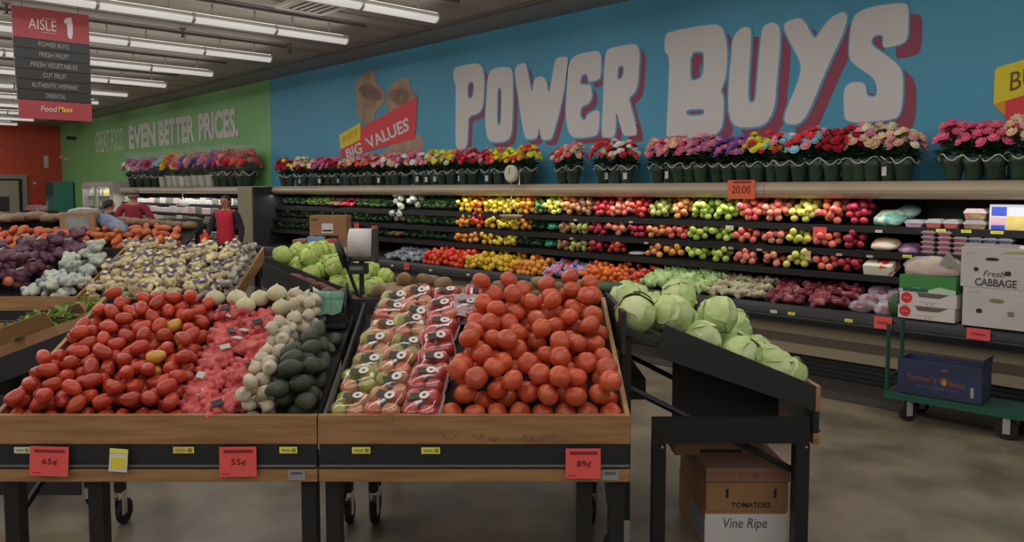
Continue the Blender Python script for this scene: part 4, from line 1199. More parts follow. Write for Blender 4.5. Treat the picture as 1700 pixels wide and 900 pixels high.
place_heap(T5, A_5, ZB, .03, pts, ob_, lambda x, s, h: 'net of dark purple onions left of the garlic, %s' % ('lower rows' if s < .4 else ('middle rows' if s < .7 else 'top rows')), lambda rn: RZ(rn.uniform(0, 6)) @ RX(rn.uniform(-.3, .3)), 104, 'nets of purple onions')
PAB = mat('pale_blue_bagged_fruit', PL(150, 154, 142, .75), .3, rnd=.12, col2=PL(98, 112, 140, .75), msc=14, lo=.52, hi=.66)
RAB = mat('orange_bagged_fruit', PL(172, 82, 50), .35, rnd=.1, col2=PL(176, 120, 96), msc=8)
pb_ = [bag_proto('fruit_bag', 'bagged fruit', lump_bag(110 + k, 15, .029, .062, .054, .034, PAB, 'filled_net', .007), None) for k in range(2)]
pts = heap(A_5, ZB, .02, .75, lambda f: (.72 + .2 * f, 1.25), .066, 20, 112, 8, .88)
place_heap(T5, A_5, ZB, .03, pts, pb_, lambda x, s, h: 'pale blue and white bag of fruit between purple onions and garlic, %s' % ('lower' if s < .35 else 'upper'), lambda rn: RZ(rn.uniform(0, 6)), 113, 'pale fruit bags')
pr = bag_proto('fruit_bag', 'bagged fruit', lump_bag(115, 7, .04, .055, .05, .025, RAB, 'filled_net', .009), CLIPW, (.03, .012), (.06, .02, .05))
for i, (x, s, h) in enumerate([(.52, .3, .12), (.62, .2, .11)]):
    p = (x, .03 + s * math.cos(A_5) - h * math.sin(A_5), ZB + s * math.sin(A_5) + h * math.cos(A_5))
    dup_mesh(pr, T5.matrix_basis @ T(*p) @ RZ(i * 1.2), 'orange bag of fruit lying among the purple onion nets, %s' % ['upper', 'lower'][i], 'orange fruit bags among onions')

# leafy greens in cartons on the table left of the roma tomatoes
E1, A_1 = table('dark sided slanted table of greens in cartons left of the romas', -3.05, 4.95, .95, rot=-90, side='black', zf=.65, rise=.32)
MB().box(.955, .965, .02, .84, .1, .62).build('skirt_panel', BLACKM, E1)
GREENL = [mat('leafy_green_%s' % k, PL(*c), .5, rnd=.2, col2=PL(*d), msc=8) for k, c, d in [('light', (96, 118, 56), (124, 142, 76)), ('mid', (58, 88, 46), (84, 112, 58)), ('dark', (32, 56, 38), (46, 76, 48))]]


def greens(seed, m, rx=.15, ry=.11, n=60, up=.1, L=.09):
    rn = random.Random(seed)
    mb = MB()
    for k in range(n):
        a, q = rn.uniform(0, 2 * PI), math.sqrt(rn.random())
        w, l = rn.uniform(.015, .03), L * rn.uniform(.7, 1.3)
        M = T(rx * q * math.cos(a), ry * q * math.sin(a), up * rn.uniform(0, 1) * (1 - .5 * q)) @ RZ(rn.uniform(0, 6)) @ RY(rn.uniform(-1.3, -.1)) @ RX(rn.uniform(-.5, .5))
        mb.add([(0, 0, 0), (l * .4, w, .01), (l, w * .3, -.01), (l, -w * .3, -.01), (l * .4, -w, .01), (l * .5, 0, -.006)], [(0, 1, 5), (1, 2, 5), (2, 3, 5), (3, 4, 5), (4, 0, 5)], M)
    mb.blob(lambda t, p: (rx * .9 * math.sin(t) * math.cos(p), ry * .9 * math.sin(t) * math.sin(p), up * .7 * math.cos(t)), 10, 6)
    return mb.mesh('leafy_greens', m, False)


def carton(name, label, M, w, d, h, m, cat='box', flaps=True, open_=True, group=None):
    t = thing(name, label, cat, M, group)
    mb = MB()
    e = .006
    mb.box(0, w, 0, e, 0, h).box(0, w, d - e, d, 0, h).box(0, e, e, d - e, 0, h).box(w - e, w, e, d - e, 0, h).box(e, w - e, e, d - e, 0, e)
    if not open_:
        mb.box(e, w - e, e, d - e, h - e, h)
    mb.build('carton_body', m, t, bevel=.002)
    if open_ and flaps:
        MB().box(-.001, .004, 0, d, 0, .09).build('flap', m, t, M=T(0, 0, h) @ RY(-.5))
        MB().box(-.004, .001, 0, d, 0, .09).build('flap', m, t, M=T(w, 0, h) @ RY(.5))
    return t


ME1 = lambda x, s, h: E1.matrix_basis @ T(x, .03 + s * math.cos(A_1) - h * math.sin(A_1), .65 - .085 + s * math.sin(A_1) + h * math.cos(A_1)) @ RX(A_1)
rn = random.Random(6)
for i, (x, s, w, mm, lab) in enumerate([(.6, .05, .3, CARDB, 'open tan carton at the near low end of the greens table'), (.6, .43, .3, CARDB, 'open tan carton of greens at the near high end beside the roma side board'),
                                        (.26, .05, .32, CARDD, 'open brown carton of greens, second from the near end, low side'), (.26, .43, .32, CARDD, 'open brown carton of greens, second from the near end, high side'),
                                        (-.05, .45, .3, CARDB, 'open tan carton of greens at the far high end near the garlic table')]):
    c = carton('produce_carton', lab, ME1(x, s, .004), w, .34, .14, mm, group='cartons of greens')
    mg = greens(120 + i, GREENL[[1, 0, 2, 0, 0][i]], w * .46, .16, 320, .12, .055)
    one('leafy_greens', mg, 'leafy greens filling the ' + lab[5:].replace(' of greens', ''), 'greens', ME1(x, s, .12) @ T(w / 2, .17, 0), 'leafy greens in cartons')

# higher table at the back: oranges, yams and sacks
T6, A_6 = table('high back table of orange yams and tan sacks', -6.6, 8.6, 2.9, .9, zf=.97, rise=.36, sides=(1, 0))
ORY = mat('orange_yam_skin', PL(168, 84, 52), .5, rnd=.15, hue=.012, col2=PL(176, 110, 60), msc=10)
me_oy = MB().blob(lambda t, p: (.075 * math.cos(t), .037 * math.sin(t) * math.cos(p), .035 * math.sin(t) * math.sin(p)), 10, 7).mesh('orange_yam', ORY, True)
ZB6 = .97 - .085
pts = heap(A_6, ZB6, .0, .72, lambda f: (.0, 2.88), .05, 210, 131, 6, .95)
place_heap(T6, A_6, ZB6, .03, pts, [('orange_yam', me_oy, 'yam')], lambda x, s, h: 'orange yam heaped on the high back table, %s, %s' % ('low rows' if s < .25 else ('middle rows' if s < .5 else 'high rows'), 'red wall side' if x < 1 else ('middle' if x < 2 else 'lettuce side')), lambda rn: RZ(rn.uniform(0, 6)) @ RY(rn.uniform(-.4, .4)), 132, 'orange yams')
SACK = mat('tan_potato_sack', PL(128, 108, 84), .6, rnd=.15, col2=PL(112, 90, 74), msc=9, bump=.3, bsc=120)
SACKP = mat('brown_potato_sack', PL(96, 72, 54), .6, rnd=.2, col2=PL(116, 92, 66), msc=9)
BLUEB = mat('blue_plastic_bag', PL(66, 84, 122), .35, col2=PL(120, 128, 140), msc=7)


def pillow(seed, rx, ry, rz, m, name='sack'):
    def fn(t, p):
        d = Vector((math.sin(t) * math.cos(p), math.sin(t) * math.sin(p), math.cos(t)))
        q = 1 + .16 * noise.noise(d * 2.5 + Vector((seed, 3, 1))) + .06 * noise.noise(d * 7 + Vector((seed, 0, 9)))
        return (rx * q * math.copysign(abs(d.x) ** .75, d.x), ry * q * math.copysign(abs(d.y) ** .75, d.y), rz * q * d.z)
    return MB().blob(fn, 20, 12).mesh(name, m, True)


for i in range(9):
    x = .14 + i * .165 if i < 8 else .2
    one('potato_sack', pillow(140 + i, .11, .13, .055, SACK), 'tan sack atop the high back table, %s from the red wall side' % ORD[i] if i < 8 else 'tan sack lying across the other tan sacks on the high back table', 'sack', T6.matrix_basis @ T(x if i < 8 else .3, .84 + (.04 if i == 8 else 0), 1.33 + .012 * (i % 3) + (.09 if i == 8 else 0)) @ RZ(.3 * math.sin(i)), 'tan sacks')
for i in range(7):
    one('potato_sack', pillow(160 + i, .09, .11, .05, SACKP), 'dark brown potato bag on the high back table, %s from the pale crate' % ORD[i], 'sack', T6.matrix_basis @ T(2.0 + .13 * i, .80 - .03 * (i % 2), 1.3 - .01 * i) @ RZ(.4 * math.sin(i * 2)), 'brown potato bags')
cr = thing('wooden_crate', 'pale crate lined with clear plastic on the high back table', 'crate', T6.matrix_basis @ T(1.42, .5, 1.15))
MB().box(0, .4, 0, .012, 0, .24).box(0, .4, .3, .312, 0, .24).box(0, .012, .012, .3, 0, .24).box(.388, .4, .012, .3, 0, .24).box(.012, .388, .012, .3, 0, .012).build('crate_body', mat('pale_crate', PL(138, 108, 74), .6), cr)
MB().box(.06, .34, -.004, 0, .04, .21).build('crate_label', mat('white_blue_print', PL(132, 136, 136), .5, col2=PL(110, 116, 120), msc=10), cr)
obj('plastic_liner', pillow(171, .18, .13, .06, mat('cloudy_liner', PL(136, 130, 122), .3, col2=PL(120, 108, 96), msc=6), 'liner'), cr, T(.2, .16, .25))
one('plastic_bag', pillow(172, .2, .12, .08, BLUEB), 'blue and white plastic bag draped right of the pale crate', 'bag', T6.matrix_basis @ T(1.98, .62, 1.26) @ RY(.5))

# ------------------------------------------------------------------ fruit in the wall case
def lowball(r, m, name, sq=.92, lob=5, amp=.02):
    return MB().blob(ell(r, r, r * sq, lob, amp, r * .12), 12, 8).mesh(name, m, True)


def fm(name, c, c2=None, rnd=.12, hue=.01, rough=.3, msc=14):
    return mat(name, PL(*c, .8), rough, rnd=rnd, hue=hue, col2=PL(*c2, .8) if c2 else None, msc=msc, coat=.2)


FR = {
    'lemon': ('lemon', MB().blob(lambda t, p: (.042 * math.cos(t) * (1 + .12 * abs(math.cos(t)) ** 8), .032 * math.sin(t) * math.cos(p), .032 * math.sin(t) * math.sin(p)), 12, 9).mesh('lemon', fm('lemon_peel', (192, 172, 62), (184, 160, 44)), True), 'lemon', 'yellow lemon', .034),
    'orange': ('orange', lowball(.037, fm('orange_peel', (190, 116, 44), (196, 130, 56)), 'orange'), 'orange', 'bright orange', .036),
    'grapefruit': ('grapefruit', lowball(.04, fm('grapefruit_peel', (184, 136, 62), (186, 112, 56)), 'grapefruit'), 'grapefruit', 'amber grapefruit', .039),
    'lime': ('lime', lowball(.03, fm('lime_peel', (64, 98, 50), (88, 120, 58)), 'lime', 1.0), 'lime', 'green lime', .031),
    'golden': ('golden_apple', lowball(.037, fm('golden_apple_skin', (186, 180, 92), (170, 168, 76)), 'apple'), 'apple', 'yellow apple', .036),
    'green': ('green_apple', lowball(.038, fm('green_apple_skin', (134, 156, 62), (156, 172, 88)), 'apple'), 'apple', 'green apple', .037),
    'red': ('red_apple', lowball(.036, fm('red_apple_skin', (150, 38, 42), (164, 64, 54)), 'apple'), 'apple', 'red apple', .036),
    'darkred': ('dark_red_apple', lowball(.036, fm('dark_apple_skin', (122, 24, 42), (142, 42, 56)), 'apple'), 'apple', 'dark red apple', .036),
    'pink': ('pink_apple', lowball(.036, fm('pink_apple_skin', (178, 92, 82), (184, 134, 104), msc=10), 'apple'), 'apple', 'pinkish striped apple', .036),
    'rosy': ('rosy_apple', lowball(.037, fm('rosy_apple_skin', (174, 72, 70), (178, 110, 88), msc=10), 'apple'), 'apple', 'rosy red apple', .036),
    'peach': ('peach', lowball(.037, fm('peach_skin', (182, 138, 86), (176, 100, 66), msc=8, rough=.5), 'peach'), 'peach', 'blushed tan peach', .037),
    'kiwi': ('brown_pear', MB().blob(lambda t, p: (.034 * math.sin(t) * (1 - .2 * math.cos(t)) * math.cos(p), .034 * math.sin(t) * (1 - .2 * math.cos(t)) * math.sin(p), .042 * math.cos(t)), 12, 9).mesh('pear', fm('brown_pear_skin', (112, 78, 56), (128, 96, 66)), True), 'pear', 'brown pear', .034),
    'greenpear': ('green_pear', MB().blob(lambda t, p: (.034 * math.sin(t) * (1 - .2 * math.cos(t)) * math.cos(p), .034 * math.sin(t) * (1 - .2 * math.cos(t)) * math.sin(p), .044 * math.cos(t)), 12, 9).mesh('pear', fm('green_pear_skin', (138, 140, 76), (112, 118, 60)), True), 'pear', 'green pear', .034),
    'pepper': ('red_pepper', MB().blob(ell(.037, .037, .04, 4, .1, .012), 16, 9).mesh('pepper', fm('red_pepper_skin', (196, 52, 34), (204, 74, 44)), True), 'pepper', 'glossy red pepper', .037),
    'ypepper': ('yellow_pepper', MB().blob(ell(.036, .036, .038, 4, .1, .012), 16, 9).mesh('pepper', fm('yellow_pepper_skin', (190, 160, 52), (180, 144, 40)), True), 'pepper', 'yellow pepper', .036),
    'tangerine': ('tangerine', lowball(.033, fm('tangerine_peel', (190, 106, 42), (184, 80, 38)), 'tangerine', .85), 'tangerine', 'small orange tangerine', .032),
    'redfruit': ('red_tangerine', lowball(.033, fm('red_fruit_skin', (160, 58, 40), (176, 84, 54)), 'fruit', .9), 'fruit', 'reddish fruit', .032),
    'caul': ('cauliflower', fuse((lambda mb: [mb.blob(lambda t, p, q=q, r=r: (q[0] + r * math.sin(t) * math.cos(p), q[1] + r * math.sin(t) * math.sin(p), q[2] + r * math.cos(t)), 8, 6) for q, r in [((0, 0, 0), .05)] + [((.045 * math.cos(k * 2.4) * math.sin(k * .22), .045 * math.sin(k * 2.4) * math.sin(k * .22), .045 * math.cos(k * .22)), .017) for k in range(11)]] and mb)(MB()), mat('cauliflower_curd', D(128, 126, 118), .6, rnd=.1, col2=D(120, 128, 110), msc=10), .008, 1), 'cauliflower', 'white wrapped cauliflower', .062),
}
GKIND = {'leafy': ('leafy_greens', [greens(200 + k, GREENL[2], .09, .08, 46, .06, .07) for k in range(2)], 'greens', 'bunch of dark leafy greens'),
         'bright': ('leafy_greens', [greens(204, GREENL[1], .09, .08, 46, .06, .07)], 'greens', 'bunch of mid green leaves'),
         'pale': ('leafy_greens', [greens(206, GREENL[0], .09, .08, 40, .05, .07)], 'greens', 'bunch of pale yellow green leaves'),
         'teal': ('lime_net', [lump_bag(208, 20, .026, .1, .09, .035, mat('teal_net', D(38, 112, 88), .45, col2=D(28, 92, 76), msc=20), 'bag', .008)], 'bag', 'teal net bag'),
         'brownroot': ('root_bunch', [pillow(209, .1, .1, .04, SACKP, 'roots')], 'roots', 'bunch of brown roots'),
         'redradish': ('radish_bunch', [lump_bag(210, 14, .02, .08, .06, .03, mat('radish_skin', D(158, 44, 58), .4, rnd=.1), 'radishes', .008)], 'radishes', 'bunch of red radishes'),
         'white': ('paper_tray', [pillow(211, .11, .06, .012, WHITE, 'tray')], 'tray', 'crumpled white tray liner')}
BINS = [(-14.0, -13.55, 'leafy', 'leafy', 'leafy'), (-13.55, -13.1, 'leafy', 'leafy', 'leafy'), (-13.1, -12.68, 'pale', 'bright', 'leafy'), (-12.68, -12.25, 'pale', 'bright', 'leafy'), (-12.25, -11.95, 'brownroot', 'leafy', 'leafy'), (-11.95, -11.45, 'redradish', 'bright', 'leafy'),
        (-11.45, -11.05, 'bright', 'bright', 'leafy'), (-11.05, -10.7, 'bright', 'leafy', 'leafy'), (-10.7, -10.31, 'leafy', 'leafy', 'leafy'),
        (-10.31, -9.95, 'caul', 'caul', 'brownroot'), (-9.95, -9.6, 'caul', 'bright', 'leafy'), (-9.6, -9.3, 'bright', 'bright', 'leafy'), (-9.3, -9.0, 'bright', 'leafy', 'leafy'), (-9.0, -8.71, 'leafy', 'bright', 'leafy'),
        (-8.71, -8.38, 'ypepper', 'orange', 'orange'), (-8.38, -8.13, 'orange', 'pepper', 'grapefruit'), (-8.13, -7.86, 'lemon', 'ypepper', 'ypepper'), (-7.86, -7.6, 'lemon', 'lemon', 'lemon'), (-7.6, -7.4, 'ypepper', 'lemon', 'lemon'), (-7.4, -7.2, 'orange', 'orange', 'leafy'),
        (-7.2, -6.98, 'lime', 'leafy', 'leafy'), (-6.98, -6.72, 'golden', 'teal', 'teal'), (-6.72, -6.5, 'peach', 'kiwi', 'kiwi'), (-6.5, -6.21, 'kiwi', 'greenpear', 'greenpear'), (-6.21, -5.93, 'red', 'darkred', 'darkred'), (-5.93, -5.65, 'pink', 'pink', 'red'), (-5.65, -5.38, 'red', 'darkred', 'white'),
        (-5.38, -5.11, 'greenpear', 'peach', 'peach'), (-5.11, -4.85, 'peach', 'rosy', 'grapefruit'), (-4.85, -4.58, 'green', 'green', 'green'), (-4.58, -4.3, 'green', 'green', 'green'), (-4.3, -4.0, 'rosy', 'rosy', 'pink'), (-4.0, -3.74, 'pink', 'pink', 'pink'),
        (-3.74, -3.47, 'golden', 'golden', 'golden'), (-3.47, -3.21, 'rosy', 'rosy', 'rosy'), (-3.21, -2.98, 'darkred', 'darkred', 'darkred')]
TIER = ['top', 'middle', 'lower']
word = lambda k: FR[k][3] if k in FR else GKIND[k][3]
rn = random.Random(77)
for i, b in enumerate(BINS):
    xa, xb = b[0], b[1]
    for t in range(3):
        k = b[2 + t]
        yf, z, deg = SHELVES[t]
        a = math.radians(deg)
        ln = word(BINS[i - 1][2 + t]) if i else 'end wall'
        rnx = word(BINS[i + 1][2 + t]) if i + 1 < len(BINS) else 'bagged produce'
        lab = '%s on the %s case shelf, %s bin from the divider' % (word(k), TIER[t], ORD[min(15, len(BINS) - 1 - i)])
        if len(BINS) - 1 - i >= 16:
            lab = '%s, %s shelf bin between %s and %s' % (word(k), TIER[t], ln.replace('bunch of ', '').replace(' green', ''), rnx.replace('bunch of ', '').replace(' green', ''))
        grp = '%s in %s shelf bins, X' % (word(k), TIER[t])
        grp = lab
        W_ = T(xa, yf + .012, z)
        if k in FR:
            nm, me, cat, _w, r = FR[k]
            n = int((xb - xa) / .27 * [24, 14, 12][t] * (.036 / r) ** 2)
            pts = heap(a, 0, 0, [.34, .24, .22][t], lambda f: (.005, xb - xa - .005), r, n, 300 + i * 3 + t, 12, .97)
            for (x, s, h) in pts:
                M = W_ @ T(x, s * math.cos(a) - h * math.sin(a), .004 + s * math.sin(a) + h * math.cos(a)) @ rrot(rn, .9)
                one(nm, me, lab, cat, M, grp)
        else:
            nm, mes, cat, _w = GKIND[k]
            w = xb - xa
            for q in range(2 if k in ('leafy', 'bright', 'pale', 'brownroot', 'redradish') else 1):
                for s in ((.1, .24) if t == 0 and k != 'white' else (.1,)):
                    M = W_ @ T(w * (.27 + .47 * q) if w > .2 and k not in ('teal', 'white') else w / 2, s, s * math.tan(a) + (.012 if k == 'white' else .045)) @ RZ(rn.uniform(0, 6) if k not in ('teal', 'white') else 0) @ RX(.2)
                    one(nm, rn.choice(mes), lab, cat, M, grp)

# bottom deck of the case
DK = math.radians(11)


def deck_heap(k, xa, xb, n, seed, smax=.45, h0=.0):
    nm, me, cat, w, r = FR[k]
    rn = random.Random(seed)
    for (x, s, h) in heap(DK, 0, 0, smax, lambda f: (.0, xb - xa), r, n, seed, 7, .97):
        M = T(xa + x, 6.685 + s * math.cos(DK) - h * math.sin(DK), .612 + s * math.sin(DK) + h * math.cos(DK)) @ rrot(rn, .9)
        lab = '%s heaped on the bottom case deck, %s' % (w, 'front' if s < .2 else 'back')
        one(nm, me, lab, cat, M, lab)


deck_heap('pepper', -9.05, -8.14, 120, 401)
deck_heap('ypepper', -8.14, -7.28, 110, 402)
deck_heap('orange', -7.28, -6.72, 62, 403, .45)
deck_heap('tangerine', -6.1, -5.52, 100, 404)
deck_heap('redfruit', -5.52, -5.2, 44, 405)


def produce_bag(name, cat, label, x, y, z, rx, ry, rz, m, seed, rot=0.0, tilt=0.0, group=None):
    return one(name, pillow(seed, rx, ry, rz, m, 'bag'), label, cat, T(x, y, z) @ RZ(rot) @ RX(tilt), group)


MIX = mat('blue_white_net', D(112, 116, 152), .4, col2=D(160, 60, 52), msc=16, lo=.5, hi=.58)
PURG = mat('purple_teal_bag', D(76, 72, 92), .35, rnd=.2, col2=D(104, 122, 118), msc=9)
CEL = mat('green_bag_celery', D(104, 130, 72), .35, rnd=.15, col2=D(140, 156, 116), msc=12, lo=.4, hi=.65, bump=.6, bsc=30)
PLB = mat('pale_clear_bag', D(134, 138, 110), .3, rnd=.12, col2=D(118, 98, 88), msc=10)
REDB = mat('red_fruit_bag', PL(98, 34, 46, .75), .25, rnd=.25, col2=PL(140, 96, 100, .75), msc=13, lo=.5, hi=.72, bump=.5, bsc=30)
CLRB = mat('cloudy_bag', D(132, 128, 138), .25, rnd=.1, col2=D(96, 60, 68), msc=8)
LMP = {m.name: [lump_bag(640 + 7 * q + k, n, lr, .075, .085, .04, m, 'bag', .009) for k in range(2)] for q, (m, n, lr) in enumerate([(REDB, 30, .026), (CEL, 40, .018), (PLB, 34, .02), (PURG, 24, .022), (MIX, 24, .026)])}
rn = random.Random(17)
for nm, cat, w, xa, xb, m, step, grp in [('greens_bag', 'bagged greens', 'purple and teal bag of greens', -10.0, -9.1, PURG, .17, 'purple and teal bags'), ('apple_net', 'bagged apples', 'blue white net of red apples', -6.7, -6.12, MIX, .15, 'blue and white nets'),
                                         ('celery_bag', 'bagged celery', 'clear bag of green celery', -5.17, -4.4, CEL, .14, 'clear celery bags'), ('leek_bag', 'bagged leeks', 'pale bag of leeks', -4.38, -4.14, PLB, .12, 'pale leek bags'), ('cabbage_bag', 'bagged greens', 'pale green clear bag', -4.14, -3.8, PLB, .13, 'pale green bags'), ('red_bag', 'bagged fruit', 'clear bag of dark red fruit', -3.78, -2.98, REDB, .16, 'clear bags of red fruit'), ('white_bag', 'bag', 'cloudy white plastic bag', -2.96, -2.6, CLRB, .16, 'cloudy plastic bags')]:
    n = max(1, int((xb - xa) / step))
    for r_ in range(3):
        for i in range(n):
            x = xa + (i + .5) * (xb - xa) / n
            lab = '%s on the case deck, %s row, %s from far end' % (w, ['front', 'middle', 'back'][r_], ORD[i])
            tall = .035 if nm == 'celery_bag' else 0
            pos = (x + rn.uniform(-.02, .02), 6.77 + r_ * .15, .67 + r_ * .045 + tall * .6 + rn.uniform(0, .015))
            if m.name in LMP:
                one(nm, rn.choice(LMP[m.name]), lab, cat, T(*pos) @ RZ(rn.uniform(-.4, .4) + PI * (i % 2)) @ RX(rn.uniform(.1, .4)) @ SCL(1, 1, 1.5 if tall else 1), grp)
            else:
                produce_bag(nm, cat, lab, *pos, (xb - xa) / n * .56, .1, .055, m, 500 + r_ * 40 + i, rn.uniform(-.3, .3), rn.uniform(0, .4), grp)

# packs in the bin nearest the divider and on the near flat shelves
TEALW = mat('white_teal_bag', D(150, 158, 140), .35, col2=D(70, 112, 104), msc=7, lo=.45, hi=.55)
SALM = mat('salmon_pack', D(176, 134, 118), .35, col2=D(150, 146, 130), msc=7)
TOMB = mat('white_tomato_print', D(162, 164, 148), .4, col2=D(164, 48, 38), msc=8, lo=.52, hi=.56)
produce_bag('salad_bag', 'bagged salad', 'white and teal salad bag at the end of the top case shelf', -2.84, 7.2, 1.42, .13, .13, .06, TEALW, 601, 0, .35)
produce_bag('salad_bag', 'bagged salad', 'teal bag behind the white salad bag on the top shelf', -2.74, 7.33, 1.47, .1, .1, .05, mat('teal_bag', D(70, 108, 96), .35, col2=D(120, 140, 130), msc=8), 602, 0, .35)
produce_bag('tray_bag', 'bagged produce', 'salmon and white tray at the end of the middle case shelf', -2.84, 7.12, 1.19, .12, .11, .045, SALM, 603, 0, .3)
bx = one('tomato_box', MB().box(-.12, .12, 0, .2, 0, .09).mesh('box', TOMB), 'flat white box with printed red tomatoes on the lower case shelf', 'box', T(-2.84, 6.96, .925) @ RX(.35))


def clamshell(x, y, z, w, d, h, m, label, group, lidm=None):
    t = thing('clamshell_pack', label, 'fruit pack', T(x, y, z), group)
    MB().prism([(-w / 2 + .012, 0), (-w / 2, h * .55), (w / 2, h * .55), (w / 2 - .012, 0)], 0, d, 'y').build('filled_tub', m, t, bevel=.004)
    MB().prism([(-w / 2 - .004, h * .55), (-w / 2 - .004, h * .64), (-w / 2 + .02, h * .97), (w / 2 - .02, h * .97), (w / 2 + .004, h * .64), (w / 2 + .004, h * .55)], -.004, d, 'y').build('lid', lidm or film('pack_lid', rough=.2, amount=.45), t)
    return t


STR = mat('strawberry_fill', D(134, 50, 54), .3, col2=D(90, 72, 60), msc=30)
RAS = mat('raspberry_fill', D(128, 56, 70), .3, col2=D(96, 34, 48), msc=30)
BLK = mat('blackberry_fill', D(98, 50, 62), .3, col2=D(130, 86, 96), msc=26)
BLU = mat('blueberry_fill', D(46, 52, 78), .3, col2=D(98, 104, 122), msc=26)
PUR = mat('purple_white_pack', D(120, 96, 116), .35, col2=D(78, 50, 78), msc=14)
SALB = mat('salad_fill', D(98, 66, 58), .3, col2=D(108, 110, 64), msc=20)
for i, (x, w, h, m, lab) in enumerate([(-2.6, .14, .075, PUR, 'purple and white pack at the start of the flat top shelf'), (-2.445, .12, .085, STR, 'red strawberry clamshell beside the purple pack on the top shelf'), (-2.31, .11, .085, STR, 'second red strawberry clamshell on the top shelf'), (-2.27, .001, .0, STR, '')]):
    if lab:
        for r_ in range(1):
            clamshell(x, 7.07, 1.34, w, .14, h, m, lab, 'packs on the flat top shelf')
clamshell(-2.135, 7.07, 1.34, .16, .16, .085, SALB, 'lower salad box with green and red filling on the top shelf', 'salad boxes on the top shelf')
clamshell(-2.135, 7.07, 1.426, .16, .16, .09, SALB, 'upper salad box with white lid rim on the top shelf', 'salad boxes on the top shelf', mat('white_lid_rim', D(140, 124, 122), .3))
for c, (x, n, m, w) in enumerate([(-2.465, 5, BLK, 'mauve'), (-2.34, 5, RAS, 'pink'), (-2.22, 4, BLK, 'plum'), (-2.11, 4, BLU, 'dark blue'), (-2.005, 4, BLU, 'dark blue'), (-1.9, 4, BLU, 'dark blue')]):
    for k in range(n):
        clamshell(x, 7.02, 1.122 + k * .041, .104, .12, .041, m, '%s berry clamshell in the %s stack from the bagged salad, %s from the bottom' % (w, ORD[c], ORD[k]), 'stacked berry packs')
produce_bag('salad_bag', 'bagged salad', 'purple streaked salad bag left of the stacked berry packs', -2.63, 7.12, 1.16, .09, .1, .04, PUR, 611, 0, .3)
cb = thing('cereal_sized_box', 'tall box in blue, white and orange on the top shelf above the cartons', 'box', T(-1.88, 7.07, 1.335))
MB().box(-.15, .22, 0, .16, 0, .215).build('box_body', mat('white_box_card', D(150, 152, 160), .45), cb, bevel=.002)
OW = mat('orange_slice_print', D(190, 142, 62), .45, col2=D(186, 156, 110), msc=14)
BW = mat('royal_blue_print', D(44, 58, 140), .45)
MB().box(-.03, .22, -.002, 0, .0, .125).build('orange_print', OW, cb)
MB().box(-.135, -.03, -.002, 0, .125, .195).box(-.135, -.04, -.002, 0, .01, .05).build('blue_print', BW, cb)
MB().box(-.14, -.03, -.0015, 0, .055, .115).build('pink_print', mat('pink_print', D(158, 128, 140), .45), cb)
one('snack_tub', MB().lathe([(.05, 0), (.056, .1), (.06, .102), (.06, .115)], 20).mesh('tub', mat('red_white_tub', D(150, 138, 120), .45, col2=D(120, 60, 48), msc=16), True), 'small round white and red tub beyond the dark blue berry packs', 'tub', T(-1.78, 7.08, 1.12))

# cartons standing on the near deck
def carton_text(t, s, x, z, w, h, m, bold=0, shear=0):
    obj('lettering', text(s, w, h, m, .001, bold, shear), t, T(x, -.001, z) @ RX(PI / 2))


HOLE = mat('hand_hole_dark', D(34, 32, 30), .8)
OLIVE = mat('olive_print_slot', D(92, 88, 62), .7)


def hole(t, x, z, rx, rz, m=HOLE):
    MB().prism([(x + rx * math.copysign(abs(math.cos(a)) ** .7, math.cos(a)), z + rz * math.sin(a)) for a in np.linspace(0, 2 * PI, 18, endpoint=False)], -.0015, .001).build('hand_hole', m, t)


w_, d_ = .5, .3
ca = carton('cabbage_carton', 'lower white cabbage carton with two round holes', T(-2.055, 6.60, .638), w_, d_, .295, CARDW, open_=False, group='white cabbage cartons')
hole(ca, .23, .205, .05, .016, OLIVE)
hole(ca, .115, .12, .021, .017)
hole(ca, .325, .115, .024, .02, mat('soft_grey_hole', D(90, 88, 86), .8))
MB().box(.33, .5, -.001, 0, .255, .258).box(.04, .12, -.001, 0, .255, .262).build('print_line', mat('faint_grey_print', D(120, 117, 116), .7), ca)
cc = carton('cabbage_carton', 'upper white carton lettered Fresh CABBAGE in black', T(-2.075, 6.60, .935), w_, d_, .30, CARDW, open_=False, group='white cabbage cartons')
hole(cc, .21, .215, .045, .012)
hole(cc, .105, .135, .017, .016)
hole(cc, .315, .115, .022, .018)
INKB = mat('carton_ink', D(50, 50, 54), .7)
carton_text(cc, 'Fresh', .155, .085, .14, .045, INKB, .0, .25)
carton_text(cc, 'CABBAGE', .1, .012, .275, .058, INKB, .02)
MB().box(.3, .5, -.001, 0, .228, .231).box(.03, .1, -.001, 0, .25, .256).build('print_line', MATS['faint_grey_print'], cc)
MB().box(.02, .38, 0, .004, .0, .03).build('top_flap', CARDW, cc, M=T(0, .01, .3) @ RX(.2))
MB().prism([(.26, .262), (.5, .262), (.5, .285), (.34, .28)], -.002, 0).build('green_gap', mat('cabbage_gap', D(112, 120, 62), .7), cc)
trm = mat('white_waxed_tray', D(152, 146, 142), .55)
